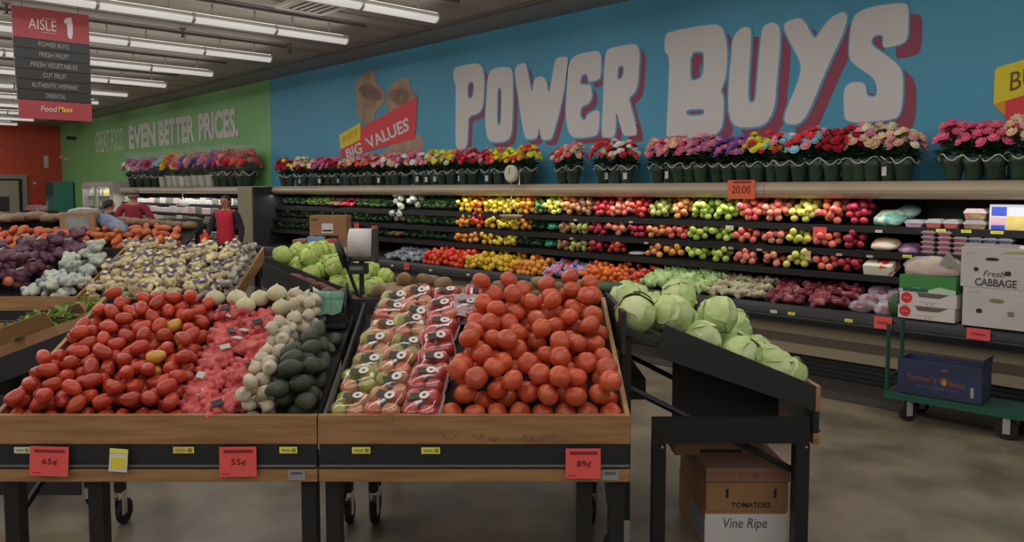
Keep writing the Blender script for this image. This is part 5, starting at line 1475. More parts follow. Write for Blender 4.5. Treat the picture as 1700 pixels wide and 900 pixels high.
for i in range(2):
    tr = carton('vegetable_tray', '%s white tray with round red emblem beside the cabbage cartons' % ['lower', 'upper'][i], T(-2.53 + .01 * i, 6.61, .64 + i * .108), .42, .28, .106, trm, open_=False, group='white trays with red emblem')
    MB().lathe([(.043, 0), (.043, .0015)], 26, T(.055, -.0005, .058) @ RX(PI / 2)).build('emblem', mat('red_emblem', D(150, 32, 40), .5), tr)
    MB().box(.03, .08, -.0035, -.002, .053, .063).build('emblem_print', mat('pale_red_print', D(176, 90, 90), .5), tr)
    MB().prism([(.13, .105), (.15, .07), (.3, .07), (.34, .09), (.37, .105)], -.0015, .001).build('tray_cutout', mat('cutout_brown', D(74, 64, 62), .8), tr)
    MB().box(.15, .28, -.001, 0, .03, .034).box(.2, .215, -.001, 0, .012, .022).box(.235, .25, -.001, 0, .012, .022).build('print_line', mat('pink_grey_print', D(120, 100, 100), .7), tr)
gc = thing('celery_carton', 'green and white carton with a clear bag bulging out on top', 'box', T(-2.53, 6.62, .856))
MB().box(0, .42, 0, .27, 0, .13).build('carton_body', mat('green_carton', D(46, 96, 48), .6), gc, bevel=.003)
MB().prism([(.0, .0), (.42, .0), (.42, .03), (.3, .05), (.22, .02), (.14, .035), (0, .02)], -.002, 0).build('pale_print', mat('pale_green_print', D(134, 148, 130), .6), gc)
MB().box(.03, .22, -.003, -.002, .0, .03).build('dark_print', mat('deep_green_print', D(34, 66, 52), .6), gc)
obj('bag_contents', pillow(621, .2, .13, .085, mat('tan_bagged_roots', D(148, 122, 100), .5, col2=D(130, 96, 80), msc=9), 'contents'), gc, T(.21, .135, .17))
obj('clear_bag', pillow(622, .215, .145, .1, film('bag_film', rough=.25, amount=.35), 'bag'), gc, T(.21, .135, .18))
MB().add([(.27, .02, .2), (.36, .0, .34), (.43, .03, .22), (.35, .05, .2)], [(0, 1, 2), (0, 2, 3)]).build('bag_corner', SHEEN, gc)
produce_bag('greens_bag', 'bag', 'dark green labelled bag leaning left of the white trays', -2.57, 6.68, .72, .05, .08, .1, mat('dark_green_bag', D(44, 62, 40), .35, col2=D(110, 112, 70), msc=14, lo=.6, hi=.7), 623, 0, .2)

# tags on the case
def case_tag(x, z, w, h, label, m, y=6.572):
    t = thing('shelf_tag', label, 'label', T(x - w / 2, y, z - h / 2))
    MB().box(0, w, -.002, 0, 0, h).build('ticket', m, t)
    pm = mat('tag_print_dark', D(120, 40, 40), .6) if m is REDCARD else mat('tag_print_olive', D(124, 122, 84), .6)
    MB().box(w * .2, w * .8, -.003, -.002, h * .4, h * .6).build('print_line', pm, t)


for x, w, h, lab in [(-9.24, .12, .1, 'below the purple and teal greens bags'), (-6.52, .12, .09, 'below the blue and white apple nets'), (-2.63, .14, .1, 'below the white trays with red emblem'), (-1.93, .16, .085, 'below the lower cabbage carton')]:
    case_tag(x, .585, w, h, 'red price tag on the case bumper ' + lab, REDCARD)
for x, m, lab in [(-4.43, YELCARD, 'yellow tag on the case bumper below the celery bags'), (-4.1, YELCARD, 'yellow tag on the case bumper below the pale leek bags'), (-3.59, WHITE, 'white tag on the case bumper below the first red fruit bags'), (-3.42, YELCARD, 'yellow tag on the case bumper just right of the white tag'), (-2.91, YELCARD, 'yellow tag on the case bumper below the cloudy white bags'),
                  (-8.68, WHITE, 'small white tag on the case bumper below red peppers'), (-7.88, WHITE, 'small white tag on the case bumper below yellow peppers'), (-7.11, WHITE, 'small white tag on the case bumper below the oranges'), (-9.6, WHITE, 'small white tag on the case bumper below the purple bags')]:
    case_tag(x, .57, .065, .028, lab, m)
for x, z, w, h, m, lab in [(-3.4, 1.27, .13, .11, REDCARD, 'red card hanging from the top case shelf above rosy apples'), (-10.6, 1.05, .16, .11, REDCARD, 'red card on the middle case shelf beside the cauliflower'), (-11.12, 1.08, .14, .1, REDCARD, 'red card on the middle case shelf among dark greens'), (-4.34, 1.285, .09, .045, WHITE, 'white tag under the top shelf green apples'),
                           (-3.46, 1.065, .055, .085, mat('cream_tag', D(150, 142, 104), .6), 'cream tag hanging below the middle shelf rosy apples'), (-2.37, 1.33, .075, .025, YELCARD, 'yellow tag below the strawberry clamshells'), (-2.18, 1.33, .075, .025, YELCARD, 'yellow tag below the salad boxes'), (-1.96, 1.33, .09, .025, YELCARD, 'pink yellow tag below the tall orange box'),
                           (-2.59, 1.11, .075, .025, YELCARD, 'yellow tag below the purple salad bag'), (-2.37, 1.11, .075, .025, YELCARD, 'yellow tag below the pink berry stack'), (-2.87, 1.305, .06, .024, WHITE, 'pale tag below the white and teal salad bag')] + \
        [(x, z, .055, .022, mat('grey_white_tag', D(138, 132, 118), .6), 'pale tag on the %s shelf edge below the %s' % (tn, fn)) for x, z, tn, fn in [(-6.43, 1.305, 'top', 'brown pears'), (-5.59, 1.305, 'top', 'red apples'), (-4.26, 1.09, 'middle', 'rosy apples'), (-3.95, 1.09, 'middle', 'pinkish apples'), (-3.17, 1.09, 'middle', 'dark red apples'), (-2.9, 1.09, 'middle', 'salmon tray'), (-6.4, 1.09, 'middle', 'green pears'), (-5.3, 1.09, 'middle', 'peaches'), (-8.4, 1.305, 'top', 'oranges')]]:
    case_tag(x, z, w, h, lab, m, 6.93 if z < 1.2 else 7.03)
rs = thing('rail_sign', 'orange red card reading 20.00 on the beige canopy rail', 'price sign', T(-4.33, 6.968, 1.575))
MB().box(0, .3, 0, .003, 0, .185).build('card', mat('orange_red_card', D(192, 74, 48), .55), rs)
obj('price', text('20.00', .2, .075, mat('price_ink', D(70, 16, 20), .6), .001, .0), rs, T(.05, -.001, .055) @ RX(PI / 2))
MB().box(.06, .26, -.001, 0, .155, .175).build('print_bar', MATS['maroon_print'], rs)

# hanging scales
def scale(x, y, z, label):
    t = thing('hanging_scale', label, 'scale', T(x, y, z), 'hanging produce scales')
    MB().lathe([(.02, -.03), (.1, -.03), (.11, -.02), (.11, .02), (.1, .03), (.02, .03)], 28, RX(PI / 2)).build('dial_case', mat('scale_white', D(146, 142, 128), .4), t, True)
    MB().lathe([(.088, 0), (.088, .002)], 28, T(0, -.031, 0) @ RX(PI / 2)).build('dial_face', mat('dial_face', D(150, 146, 130), .5), t)
    MB().box(-.004, .004, -.036, -.033, -.01, .07).build('pointer', INK, t, M=RY(.1))
    MB().tube([(0, 0, -.11), (0, 0, -.34)], .006, 6).build('hanging_rod', CHROME, t)
    for s in (-1, 1):
        MB().tube([(0, 0, -.34), (s * .15, 0, -.52)], .004, 5).build('bail_wire', CHROME, t)
    MB().lathe([(.04, -.575), (.11, -.56), (.15, -.52), (.154, -.52), (.112, -.566), (.04, -.582)], 24).build('pan', mat('scale_pan', D(118, 104, 90), .35), t, True)
    MB().tube([(0, .03, 0), (0, .14, 0), (0, .14, -.14)], .008, 6).build('bracket', CHROME, t)
    return t


scale(-7.36, 6.85, 1.87, 'round white hanging scale before the yellow flowers of the wall case')
scale(-18.3, 6.85, 1.86, 'round white hanging scale on the far dairy case')

# ------------------------------------------------------------------ cart with blue carton
ct = thing('stock_cart', 'green steel stock cart in front of the wall case', 'cart', T(-2.34, 5.9, 0) @ RZ(math.radians(3)))
MB().box(0, 1.5, 0, .34, .155, .195).build('cart_bed', GREENST, ct, bevel=.004)
MB().box(0, 1.5, -.006, .0, .15, .2).build('bed_edge', mat('edge_green', D(24, 60, 50), .4), ct)
for y in (.02, .32):
    MB().tube([(.015, y, .19), (.015, y, .69)], .015, 8).build('post', GREENST, ct)
MB().tube([(.015, .02, .3), (.015, .32, .3)], .012, 8).build('cross_bar', GREENST, ct)
GW = mat('grey_caster_metal', D(118, 116, 112), .4)
for x, y in [(.16, .03), (.16, .3), (.78, .03), (.78, .3), (1.4, .03), (1.4, .3)]:
    fk = MB().box(-.022, .022, -.026, -.02, .04, .155).box(-.022, .022, .02, .026, .04, .155).box(-.022, .022, -.026, .026, .145, .155).build('caster_fork', GW, ct, M=T(x, y, 0) @ RZ(.9 if x < .5 else .1))
    MB().lathe([(.02, -.016), (.066, -.016), (.07, -.01), (.07, .01), (.066, .016), (.02, .016)], 20, T(0, 0, .07) @ RX(PI / 2)).build('wheel', RUBBER, fk)
BLUEC = mat('navy_carton', D(28, 32, 52), .6, col2=D(33, 38, 62), msc=3)
bc = carton('blue_carton', 'navy blue carton with orange lettering riding on the green cart', T(-2.26, 5.935, .199) @ RZ(math.radians(3)), .54, .26, .25, BLUEC, open_=True, flaps=False)
MB().box(-.004, .001, 0, .26, 0, .06).build('flap', BLUEC, bc, M=T(.54, 0, .25) @ RY(.15))
ORNG = mat('orange_carton_print', D(90, 56, 44), .6)
carton_text(bc, "Farmer's", .07, .105, .19, .045, ORNG, .01)
carton_text(bc, 'Best', .34, .095, .1, .04, ORNG, .01)
carton_text(bc, 'AUTHENTIC', .12, .06, .27, .016, mat('pale_blue_print', D(64, 70, 100), .6))
MB().prism([(.295, .095), (.31, .09), (.325, .095), (.335, .12), (.325, .145), (.31, .15), (.29, .145), (.28, .12)], -.002, 0).build('emblem', ORNG, bc)
MB().prism([(.3, .1), (.32, .1), (.325, .12), (.31, .14), (.295, .12)], -.003, -.002).build('emblem_centre', mat('gold_emblem', D(132, 96, 52), .6), bc)
MB().box(.29, .33, -.002, 0, .195, .205).build('small_print', mat('rust_print', D(112, 56, 40), .6), bc)
MB().box(.475, .495, -.002, 0, .04, .11).build('white_tag', mat('tag_grey', D(110, 110, 116), .6), bc)

# tomato cartons on the floor below the cabbages
tc1 = carton('tomato_carton', 'lower tomato carton with white Vine Ripe band on the floor', F @ T(.885, 3.56, 0), .375, .56, .19, CARDB, open_=False, group='tomato cartons')
MB().box(.0, .375, -.002, 0, .0, .178).build('white_band', WHITE, tc1)
obj('lettering', text('Vine Ripe', .2, .06, mat('grey_ink', D(64, 64, 66), .7), .001, .0, .2), tc1, T(.085, -.003, .10) @ RX(PI / 2))
MB().box(-.002, 0, .0, .3, .03, .15).build('side_band', mat('grey_side_band', D(98, 98, 104), .7), tc1)
tc2 = carton('tomato_carton', 'upper brown carton lettered TOMATOES below the cabbage table', F @ T(.89, 3.56, .191), .375, .56, .14, CARDB, open_=False, group='tomato cartons')
for x in (.095, .315):
    MB().box(x - .006, x + .006, -.0015, 0, .062, .105).build('hand_hole', mat('slot_dark_brown', D(40, 24, 22), .8), tc2)
obj('lettering', text('TOMATOES', .18, .024, INK, .001, .015), tc2, T(.115, -.001, .018) @ RX(PI / 2))
ld = thing('carton_lid', 'brown carton lid with red print on the tomato carton', 'lid', F @ T(.885, 3.55, .332), 'carton lids')
MB().box(0, .385, 0, .58, 0, .065).build('lid_shell', mat('lid_brown', D(96, 74, 62), .75), ld, bevel=.003)
obj('lettering', text('FRESH TOMATOES', .34, .026, mat('faded_red_print', D(112, 56, 46), .7), .001, .01), ld, T(.025, -.001, .02) @ RX(PI / 2))
l2 = thing('carton_lid', 'second dark brown carton set back on top of the tomato carton', 'box', F @ T(.775, 3.72, .398), 'carton lids')
MB().box(0, .42, 0, .4, 0, .045).build('lid_shell', CARDD, l2, bevel=.003)
MB().box(.12, .32, -.001, 0, .012, .03).build('hand_hole', HOLE, l2)

MB().prism([(.1, .56), (.1, .74), (.6, .93), (.6, .56)], .25, .27, 'x').build('inner_panel', BLACKM, E3)
MB().box(.3, 1.1, .72, .98, .66, .76).build('lower_shelf', BLACKM, E3)

# cartons and packs beyond the lettuces
bt = thing('pallet_stand', 'low dark stand carrying packs and a carton beyond the lettuces', 'stand', F @ T(-2.75, 9.6, 0))
MB().box(0, 1.0, 0, .8, .7, .74).build('stand_top', BLACKM, bt)
for x in (.04, .96):
    for y in (.04, .76):
        MB().box(x - .03, x + .03, y - .03, y + .03, 0, .7).build('leg', BLACK, bt)
cs = carton('brown_carton', 'brown carton with white label standing above the lettuces', F @ T(-2.51, 9.85, 1.1), .455, .3, .245, CARDB, open_=False)
MB().box(.15, .29, -.002, 0, .03, .15).build('white_label', WHITE, cs)
MB().box(.16, .28, -.003, -.002, .05, .07).build('print_line', INK, cs)
MB().box(.02, .1, -.002, 0, .18, .21).build('print_block', mat('dark_brown_print', D(72, 50, 36), .7), cs)
for i, (x, w, z0, z1, m, lab) in enumerate([(-2.72, .17, .74, 1.05, mat('tan_red_pack', D(112, 70, 60), .5, col2=D(90, 78, 66), msc=14), 'tan and red printed pack at the left under the brown carton'), (-2.54, .22, .74, 1.09, mat('blue_pack', D(62, 92, 128), .4, col2=D(94, 118, 142), msc=8), 'light blue printed pack under the brown carton'), (-2.31, .15, .74, 1.06, mat('orange_pack', D(150, 72, 54), .5, col2=D(120, 60, 48), msc=8), 'orange red printed pack under the brown carton'), (-2.15, .26, .74, 1.1, CARDD, 'dark brown carton under the brown carton near the bag roll')]):
    p = thing('printed_pack', lab, 'pack', F @ T(x, 9.82, z0), 'packs under the brown carton')
    MB().box(0, w, 0, .34, 0, z1 - z0).build('pack_body', m, p, bevel=.01)
    MB().box(w * .2, w * .8, -.002, 0, (z1 - z0) * .3, (z1 - z0) * .6).build('print_panel', mat('pale_pack_print', D(128, 128, 124), .5, col2=D(96, 92, 104), msc=20), p)
rc = carton('brown_carton', 'tall rust brown carton behind the lettuces right of the post', F @ T(-1.56, 7.7, .4), .2, .3, .55, mat('rust_carton', D(104, 66, 46), .7), open_=False)
MB().box(.03, .17, -.002, 0, .3, .42).build('print_panel', mat('rust_light_print', D(124, 84, 58), .7), rc)
cstand = thing('stand', 'low black stand under the rust brown carton', 'stand', F @ T(-1.6, 7.66, 0))
MB().box(0, .3, 0, .4, .36, .4).build('stand_top', BLACKM, cstand)
for x in (.03, .27):
    for y in (.03, .37):
        MB().box(x - .02, x + .02, y - .02, y + .02, 0, .36).build('leg', BLACK, cstand)

# ------------------------------------------------------------------ far dairy case, glass fridge, filler panel
U4 = case_unit(-23.2, -15.55, 'far pale dairy case below the green wall', True, mat('white_rail', D(138, 128, 120), .4))
U4['category'] = 'refrigerated case'
one('filler_panel', MB().box(-15.5, -14.27, 6.9, 7.55, 0, 1.74).mesh('panel', mat('filler_beige', D(108, 102, 84), .5)), 'plain beige panel between the dairy case and the wall case', 'panel', Matrix())
rn = random.Random(23)
PK = [mat('pack_%s' % n, D(*c), .4, rnd=.15, col2=D(*d), msc=16) for n, c, d in [('white', (146, 148, 146), (118, 124, 118)), ('pinkwhite', (150, 120, 124), (146, 146, 144)), ('grey', (96, 98, 92), (64, 66, 62)), ('green', (78, 96, 70), (120, 126, 108)), ('red', (120, 52, 56), (140, 130, 124))]]
for t, (yf, z, _d) in enumerate(SHELVES + [(6.72, .64, 0)]):
    x = -23.1
    k = 0
    while x < -15.8:
        w = rn.uniform(.3, .5)
        h = rn.uniform(.1, .17) if t < 3 else rn.uniform(.08, .16)
        m = rn.choices(PK, [(6, 1, 1, 1, .3), (2, 2, 3, 1, .5), (1, 1, 3, 2, 1.5), (1, 1, 3, 2, .5)][t])[0]
        p = thing('dairy_pack', '%s pack on %s shelf of far dairy case, %s from the fridge end' % (m.name.split('.')[0][5:].replace('pinkwhite', 'pink and white'), ['top', 'middle', 'lower', 'bottom'][t], ORD[k % 16] if k < 16 else 'last'), 'pack', T(x, yf + .03, z + .002), 'packs in the far dairy case, ' + ['top', 'middle', 'lower', 'bottom'][t])
        MB().box(.01, w - .01, 0, .25, 0, h).build('pack_body', m, p, bevel=.012)
        x += w
        k += 1
fg = thing('glass_fridge', 'white framed glass door fridge beside the far dairy case', 'fridge', T(-26.1, 6.8, 0))
FRW = mat('fridge_white', D(130, 126, 120), .4)
MB().box(0, 2.8, .05, .75, 0, .15).box(0, 2.8, .05, .75, 1.8, 1.9).box(0, .06, .05, .75, .15, 1.8).box(2.74, 2.8, .05, .75, .15, 1.8).box(.06, 2.74, .7, .75, .15, 1.8).build('fridge_body', FRW, fg)
for i in range(2):
    x0 = .06 + i * 1.35
    MB().box(x0, x0 + .07, 0, .05, .15, 1.82).box(x0 + 1.26, x0 + 1.33, 0, .05, .15, 1.82).box(x0 + .07, x0 + 1.26, 0, .05, .15, .22).box(x0 + .07, x0 + 1.26, 0, .05, 1.75, 1.82).build('door_frame', FRW, fg)
    MB().box(x0 + .07, x0 + 1.26, .02, .03, .22, 1.75).build('glass_pane', film('fridge_glass', rough=.05, amount=.12), fg)
for z in (.5, .85, 1.2, 1.5):
    MB().box(.06, 2.74, .15, .7, z - .012, z).build('wire_shelf', GW, fg)
BT = [mat('bottle_%s' % n, D(*c), .35, rnd=.2) for n, c in [('green', (90, 104, 80)), ('yellow', (156, 146, 84)), ('white', (136, 136, 128)), ('dark', (50, 62, 72))]]
for z in (.5, .85, 1.2, 1.5):
    for k in range(14):
        m = BT[2 if k % 5 == 0 else (1 if k > 6 else 0) if rn.random() < .75 else 3]
        b_ = thing('bottle', 'bottle on the %s shelf of the glass fridge, %s from the red wall end' % ({.5: 'lowest', .85: 'second', 1.2: 'third', 1.5: 'top'}[z], ORD[k]), 'bottle', T(-26.1 + .18 + k * .19, 7.05, z), 'bottles in the glass fridge')
        MB().lathe([(.06, 0), (.065, .02), (.065, .13), (.03, .19), (.025, .22)], 10).build('bottle_body', m, b_, True)
        MB().lathe([(.028, .22), (.028, .25)], 10).build('cap', WHITE, b_)
rt = thing('display_stand', 'dark stand with red packs near the green corner', 'stand', T(-27.8, 5.6, 0))
MB().box(0, 1.5, 0, .6, .98, 1.06).build('stand_top', BLACKM, rt)
for x in (.05, 1.45):
    for y in (.05, .55):
        MB().box(x - .03, x + .03, y - .03, y + .03, 0, .98).build('leg', BLACK, rt)
for k in range(6):
    p = thing('red_pack', 'red pack on the dark stand near the green corner, %s from the red wall' % ORD[k], 'pack', T(-27.75 + k * .24, 5.65, 1.061), 'red packs on the dark stand')
    MB().box(0, .22, 0, .3, 0, .1 + .03 * (k % 3)).build('pack_body', PK[4], p, bevel=.01)
# bouquets on the far case
CELL = film('cellophane', (.85, .82, .9, 1), .3, .09)
CONE = MB().lathe([(.08, .16), (.14, .3), (.155, .42), (.13, .58)], 14, None, False).mesh('cellophane', CELL, True)
FL2 = [(-22.9, ['mauve', 'rose', 'white']), (-22.3, ['mauve', 'rose', 'white']), (-21.7, ['rose', 'mauve']), (-21.1, ['crimson', 'mauve']), (-20.6, ['navy', 'blue']), (-20.1, ['yellow', 'gold']), (-19.7, ['orange', 'red', 'yellow']), (-19.3, ['rose', 'pink', 'yellow']), (-18.9, ['navy', 'purple']), (-18.5, ['pink', 'peach', 'rose']), (-18.1, ['navy', 'purple', 'mauve']), (-17.7, ['mauve', 'orange', 'rose']), (-17.3, ['purple', 'mauve']), (-16.9, ['red', 'rose']), (-16.5, ['red', 'crimson']), (-16.1, ['orange', 'red']), (-15.75, ['red', 'orange'])]
for i, (x, cols) in enumerate(FL2):
    t = pot(x, 7.26, 1.735, cols, 'tall wrapped %s bouquet on far dairy case, %s from the fridge end' % (' and '.join(cols[:2]), ORD[i] if i < 16 else 'last'), FW, 15, 1.55, 3 < i < 12, 'bouquets on the far dairy case', False, 1.7)
    obj('cellophane_wrap', CONE, t)
# ------------------------------------------------------------------ people
SKIN = mat('skin', D(128, 84, 66), .5)
def skinned(name, verts, edges, m, parent, sub=2):
    me = bpy.data.meshes.new(name)
    me.from_pydata([v[:3] for v in verts], edges, [])
    me.materials.append(m)
    o = obj(name, me, parent)
    sk = o.modifiers.new('skin', 'SKIN')
    sk.use_smooth_shade = True
    lay = me.skin_vertices[0].data if me.skin_vertices else None
    if lay is not None:
        for i, v in enumerate(verts):
            lay[i].radius = (v[3], v[4] if len(v) > 4 else v[3])
            lay[i].use_root = (i == 0)
    sb = o.modifiers.new('sub', 'SUBSURF')
    sb.levels = sb.render_levels = sub
    return o


def person(label, M, h, jacket, shirt, trousers, hair, skin, arms, hat=None, open_front=True):
    """standing figure facing local -y; arms: two elbow and wrist pairs in metres for a 1.65 m body"""
    k = h / 1.65
    t = thing('person', label, 'person', M @ SCL(k))
    V = [(0, 0, .93, .13, .1), (0, .005, 1.1, .125, .09), (0, .01, 1.28, .14, .095), (0, .012, 1.385, .08, .06), (0, .008, 1.44, .05, .05), (0, -.005, 1.51, .072, .08), (0, -.008, 1.575, .075, .088), (0, -.002, 1.625, .05, .06)]
    Ed = [(i, i + 1) for i in range(7)]
    for s in (-1, 1):
        b = len(V)
        V += [(s * .09, 0, .88, .085, .085), (s * .1, -.01, .5, .055, .055), (s * .1, .015, .12, .038, .038), (s * .105, .0, .05, .035, .03), (s * .115, -.14, .025, .034, .022)]
        Ed += [(0, b), (b, b + 1), (b + 1, b + 2), (b + 2, b + 3), (b + 3, b + 4)]
        el, wr, out = arms[0 if s < 0 else 1]
        el, wr = Vector(el), Vector(wr)
        b = len(V)
        d = (wr - el).normalized()
        pl = wr + d * .05
        V += [(s * .17, .01, 1.355, .055, .05), (el.x, el.y, el.z, .042, .04), (wr.x, wr.y, wr.z, .026, .024), (pl.x, pl.y, pl.z, .026, .014)]
        Ed += [(3, b), (b, b + 1), (b + 1, b + 2), (b + 2, b + 3)]
        side = d.cross(Vector((0, 1, 0)))
        side = side.normalized() if side.length > .1 else Vector((1, 0, 0))
        curl = Vector(out)
        for f in range(4):
            q0 = pl + side * ((f - 1.5) * .017) + d * .035
            q1 = q0 + d * [.03, .036, .034, .026][f] + curl * .008
            q2 = q1 + d * .02 + curl * .018
            c = len(V)
            V += [(*q0, .0085), (*q1, .0078), (*q2, .0065)]
            Ed += [(b + 3, c), (c, c + 1), (c + 1, c + 2)]
        q0 = wr + d * .03 + side * .032 * (1 if s < 0 else -1)
        q1 = q0 + d * .03 + curl * .02
        c = len(V)
        V += [(*q0, .011), (*q1, .0085)]
        Ed += [(b + 2, c), (c, c + 1)]
    skinned('body', V, Ed, skin, t)
    # clothes follow the body
    C_ = [(0, .003, .9, .15, .115), (0, .008, 1.1, .142, .105), (0, .012, 1.28, .155, .11), (0, .014, 1.38, .098, .075), (0, .012, 1.41, .07, .066)]
    Ce = [(0, 1), (1, 2), (2, 3), (3, 4)]
    for s in (-1, 1):
        el, wr, out = arms[0 if s < 0 else 1]
        el, wr = Vector(el), Vector(wr)
        b = len(C_)
        w2 = el.lerp(wr, .93)
        C_ += [(s * .175, .012, 1.352, .07, .066), (el.x, el.y, el.z, .056, .054), (w2.x, w2.y, w2.z, .042, .04)]
        Ce += [(3, b), (b, b + 1), (b + 1, b + 2)]
    if open_front:                              # an open jacket sits further back and leaves the shirt showing
        C_ = [(c[0], c[1] + .03, c[2], c[3] * 1.1, c[4] * .85) if i < 5 else c for i, c in enumerate(C_)]
    skinned('jacket', C_, Ce, jacket, t)
    if open_front:
        skinned('shirt', [(0, -.012, .78, .16, .125), (0, -.012, .95, .16, .125), (0, -.012, 1.1, .155, .12), (0, -.008, 1.27, .165, .122), (0, .002, 1.37, .12, .09), (0, .006, 1.425, .075, .068), (-.14, .008, 1.35, .07, .068), (.14, .008, 1.35, .07, .068)], [(0, 1), (1, 2), (2, 3), (3, 4), (4, 5), (4, 6), (4, 7)], shirt, t)
        MB().blob(lambda th, p: (.032 * math.sin(th) * math.cos(p), -.062 + .03 * math.sin(th) * math.sin(p), 1.405 + .045 * math.cos(th)), 10, 8).build('neckline', skin, t, True)
    P_ = [(0, 0, .93, .145, .11)]
    Pe = []
    for s in (-1, 1):
        b = len(P_)
        P_ += [(s * .092, 0, .84, .098, .098), (s * .1, -.008, .5, .072, .072), (s * .1, .012, .09, .058, .062)]
        Pe += [(0, b), (b, b + 1), (b + 1, b + 2)]
        MB().blob(lambda th, p: (s * .112 + .046 * math.sin(th) * math.cos(p), -.06 + .13 * math.cos(th), .04 + .042 * math.sin(th) * math.sin(p)), 12, 8).build('shoe', RUBBER, t, True)
    skinned('trousers', P_, Pe, trousers, t)
    hm = MB()
    if hat is None:
        def hf(th, p):
            d = Vector((math.sin(th) * math.cos(p), math.sin(th) * math.sin(p), math.cos(th)))
            front = max(0, -d.y) * max(0, .75 - d.z)
            return (d.x * (.088 - .03 * front), .012 + d.y * (.1 - .055 * front), 1.572 + d.z * .086)
        hm.blob(hf, 18, 12).build('hair', hair, t, True)
        MB().blob(lambda th, p: (.05 * math.sin(th) * math.cos(p), .1 + .04 * math.sin(th) * math.sin(p), 1.53 + .055 * math.cos(th)), 12, 8).build('hair_bun', hair, t, True)
    else:
        hm.blob(lambda th, p: (.094 * math.sin(th) * math.cos(p), .0 + .108 * math.sin(th) * math.sin(p), 1.595 + .075 * math.cos(min(th, 1.75))), 18, 12).build('cap', hat, t, True)
        MB().blob(lambda th, p: (.07 * math.sin(th) * math.cos(p), -.1 + .075 * math.sin(th) * math.sin(p), 1.59 + .008 * math.cos(th)), 14, 6).build('cap_brim', hat, t, True)
        MB().blob(lambda th, p: (.086 * math.sin(th) * math.cos(p), .025 + .08 * math.sin(th) * math.sin(p), 1.53 + .05 * math.cos(th)), 14, 8).build('hair', hair, t, True)
    EYE = mat('dark_eye', D(26, 20, 20), .3)
    for s in (-1, 1):
        MB().blob(lambda th, p: (s * .031 + .011 * math.sin(th) * math.cos(p), -.088 + .006 * math.sin(th) * math.sin(p), 1.552 + .006 * math.cos(th)), 8, 6).build('eye', EYE, t, True)
        MB().blob(lambda th, p: (s * .031 + .017 * math.sin(th) * math.cos(p), -.09 + .004 * math.sin(th) * math.sin(p), 1.57 + .004 * math.cos(th)), 8, 5).build('eyebrow', hair, t, True)
        MB().blob(lambda th, p: (s * .078 + .012 * math.sin(th) * math.cos(p), .0 + .018 * math.sin(th) * math.sin(p), 1.545 + .03 * math.cos(th)), 8, 6).build('ear', skin, t, True)
    MB().blob(lambda th, p: (.013 * math.sin(th) * math.cos(p), -.094 + .018 * math.sin(th) * math.sin(p), 1.53 + .026 * math.cos(th)), 8, 6).build('nose', skin, t, True)
    MB().blob(lambda th, p: (.025 * math.sin(th) * math.cos(p), -.085 + .008 * math.sin(th) * math.sin(p), 1.493 + .007 * math.cos(th)), 8, 5).build('mouth', mat('lip', D(122, 62, 58), .5), t, True)
    return t


BLKC = mat('black_jacket_cloth', D(26, 26, 32), .8)
REDS = mat('red_shirt_cloth', D(136, 26, 40), .8)
MARO = mat('maroon_jacket_cloth', D(104, 28, 40), .8, col2=D(96, 24, 36), msc=3)
DKT = mat('dark_trouser_cloth', D(34, 35, 44), .8)
HAIRD = mat('dark_hair', D(34, 25, 24), .6)
HAIRG = mat('grey_brown_hair', D(84, 72, 62), .7)
WP = F @ T(-4.5, 12.5, 0)
person('person in red shirt and open black jacket walking past the dairy case', WP @ RZ(-.15), 1.58, BLKC, REDS, DKT, HAIRD, SKIN, [((-.27, -.02, 1.12), (-.24, -.2, .98), (0, -1, -.3)), ((.26, .03, 1.1), (.27, -.06, .86), (-.5, -.5, 0))])
rb = thing('red_pouch', 'red folded bag carried by the person in the black jacket', 'bag', WP @ RZ(-.15) @ T(-.22, -.26, .87))
MB().prism([(-.11, -.12), (.1, -.1), (.06, .12), (-.04, .17), (-.12, .06)], -.03, .03).build('bag_body', mat('bright_red_bag', D(172, 48, 36), .6), rb, bevel=.02)
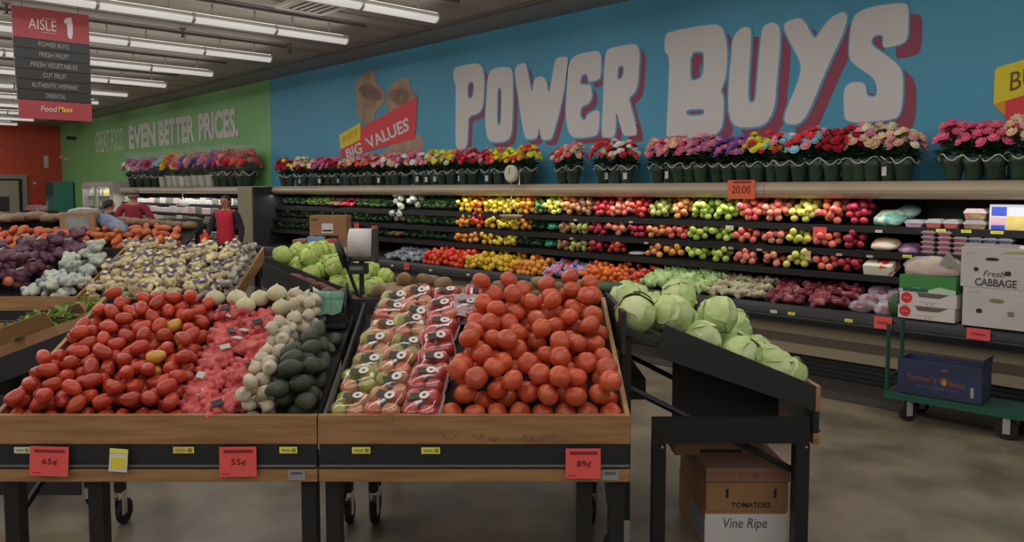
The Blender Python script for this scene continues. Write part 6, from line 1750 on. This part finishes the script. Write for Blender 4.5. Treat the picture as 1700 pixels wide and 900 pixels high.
MB().tube([(-.05, 0, .13), (-.03, 0, .2), (.02, 0, .19), (.03, 0, .12)], .006, 6).build('bag_strap', mat('dark_red_strap', D(112, 28, 30), .6), rb)
person('person in maroon jacket and grey cap seen from behind at the dairy case', F @ T(-6.42, 13.5, 0) @ RZ(PI + .25), 1.68, MARO, MARO, DKT, HAIRG, SKIN, [((-.3, -.0, 1.1), (-.22, -.2, .95), (0, -1, 0)), ((.3, -.0, 1.1), (.22, -.2, .95), (0, -1, 0))], mat('grey_cap', D(88, 84, 70), .8), False)
person('person in black with dark head beside the glass fridge', F @ T(-7.08, 14.0, 0) @ RZ(PI - .4), 1.5, BLKC, BLKC, DKT, HAIRD, SKIN, [((-.27, 0, 1.1), (-.24, -.15, .95), (0, -1, 0)), ((.27, 0, 1.1), (.24, -.15, .95), (0, -1, 0))], None, False)

# unused patterns are removed
for o in list(bpy.data.objects):
    if o.get('label') == 'x':
        for c in KIDS.get(o.name, []):
            for g in KIDS.get(c.name, []):
                bpy.data.objects.remove(g)
            bpy.data.objects.remove(c)
        bpy.data.objects.remove(o)
    elif '_used' in o:
        del o['_used']

# ------------------------------------------------------------------ camera, surroundings, view
cam = bpy.data.cameras.new('camera')
cam.sensor_width = 36
cam.lens = 1320 / 1700 * 36
cam.shift_y = -50 / 1700
cam.clip_end = 200
co = bpy.data.objects.new('camera', cam)
co.location = (0, 0, 1.66)
co.rotation_euler = (math.radians(90 - 3.64), 0, math.radians(47))
COL.objects.link(co)
SC.camera = co
w = bpy.data.worlds.new('shop_surroundings')
w.use_nodes = True
w.node_tree.nodes['Background'].inputs[0].default_value = (1, .97, .93, 1)
w.node_tree.nodes['Background'].inputs[1].default_value = 0.06
SC.world = w
SC.view_settings.view_transform = 'Standard'
SC.view_settings.look = 'None'
SC.view_settings.gamma = 1
SC.view_settings.use_curve_mapping = False
SC.view_settings.exposure = 0.0
SC.cycles.use_denoising = True
SC.cycles.max_bounces = 6
SC.cycles.transparent_max_bounces = 12
SC.cycles.sample_clamp_indirect = 4
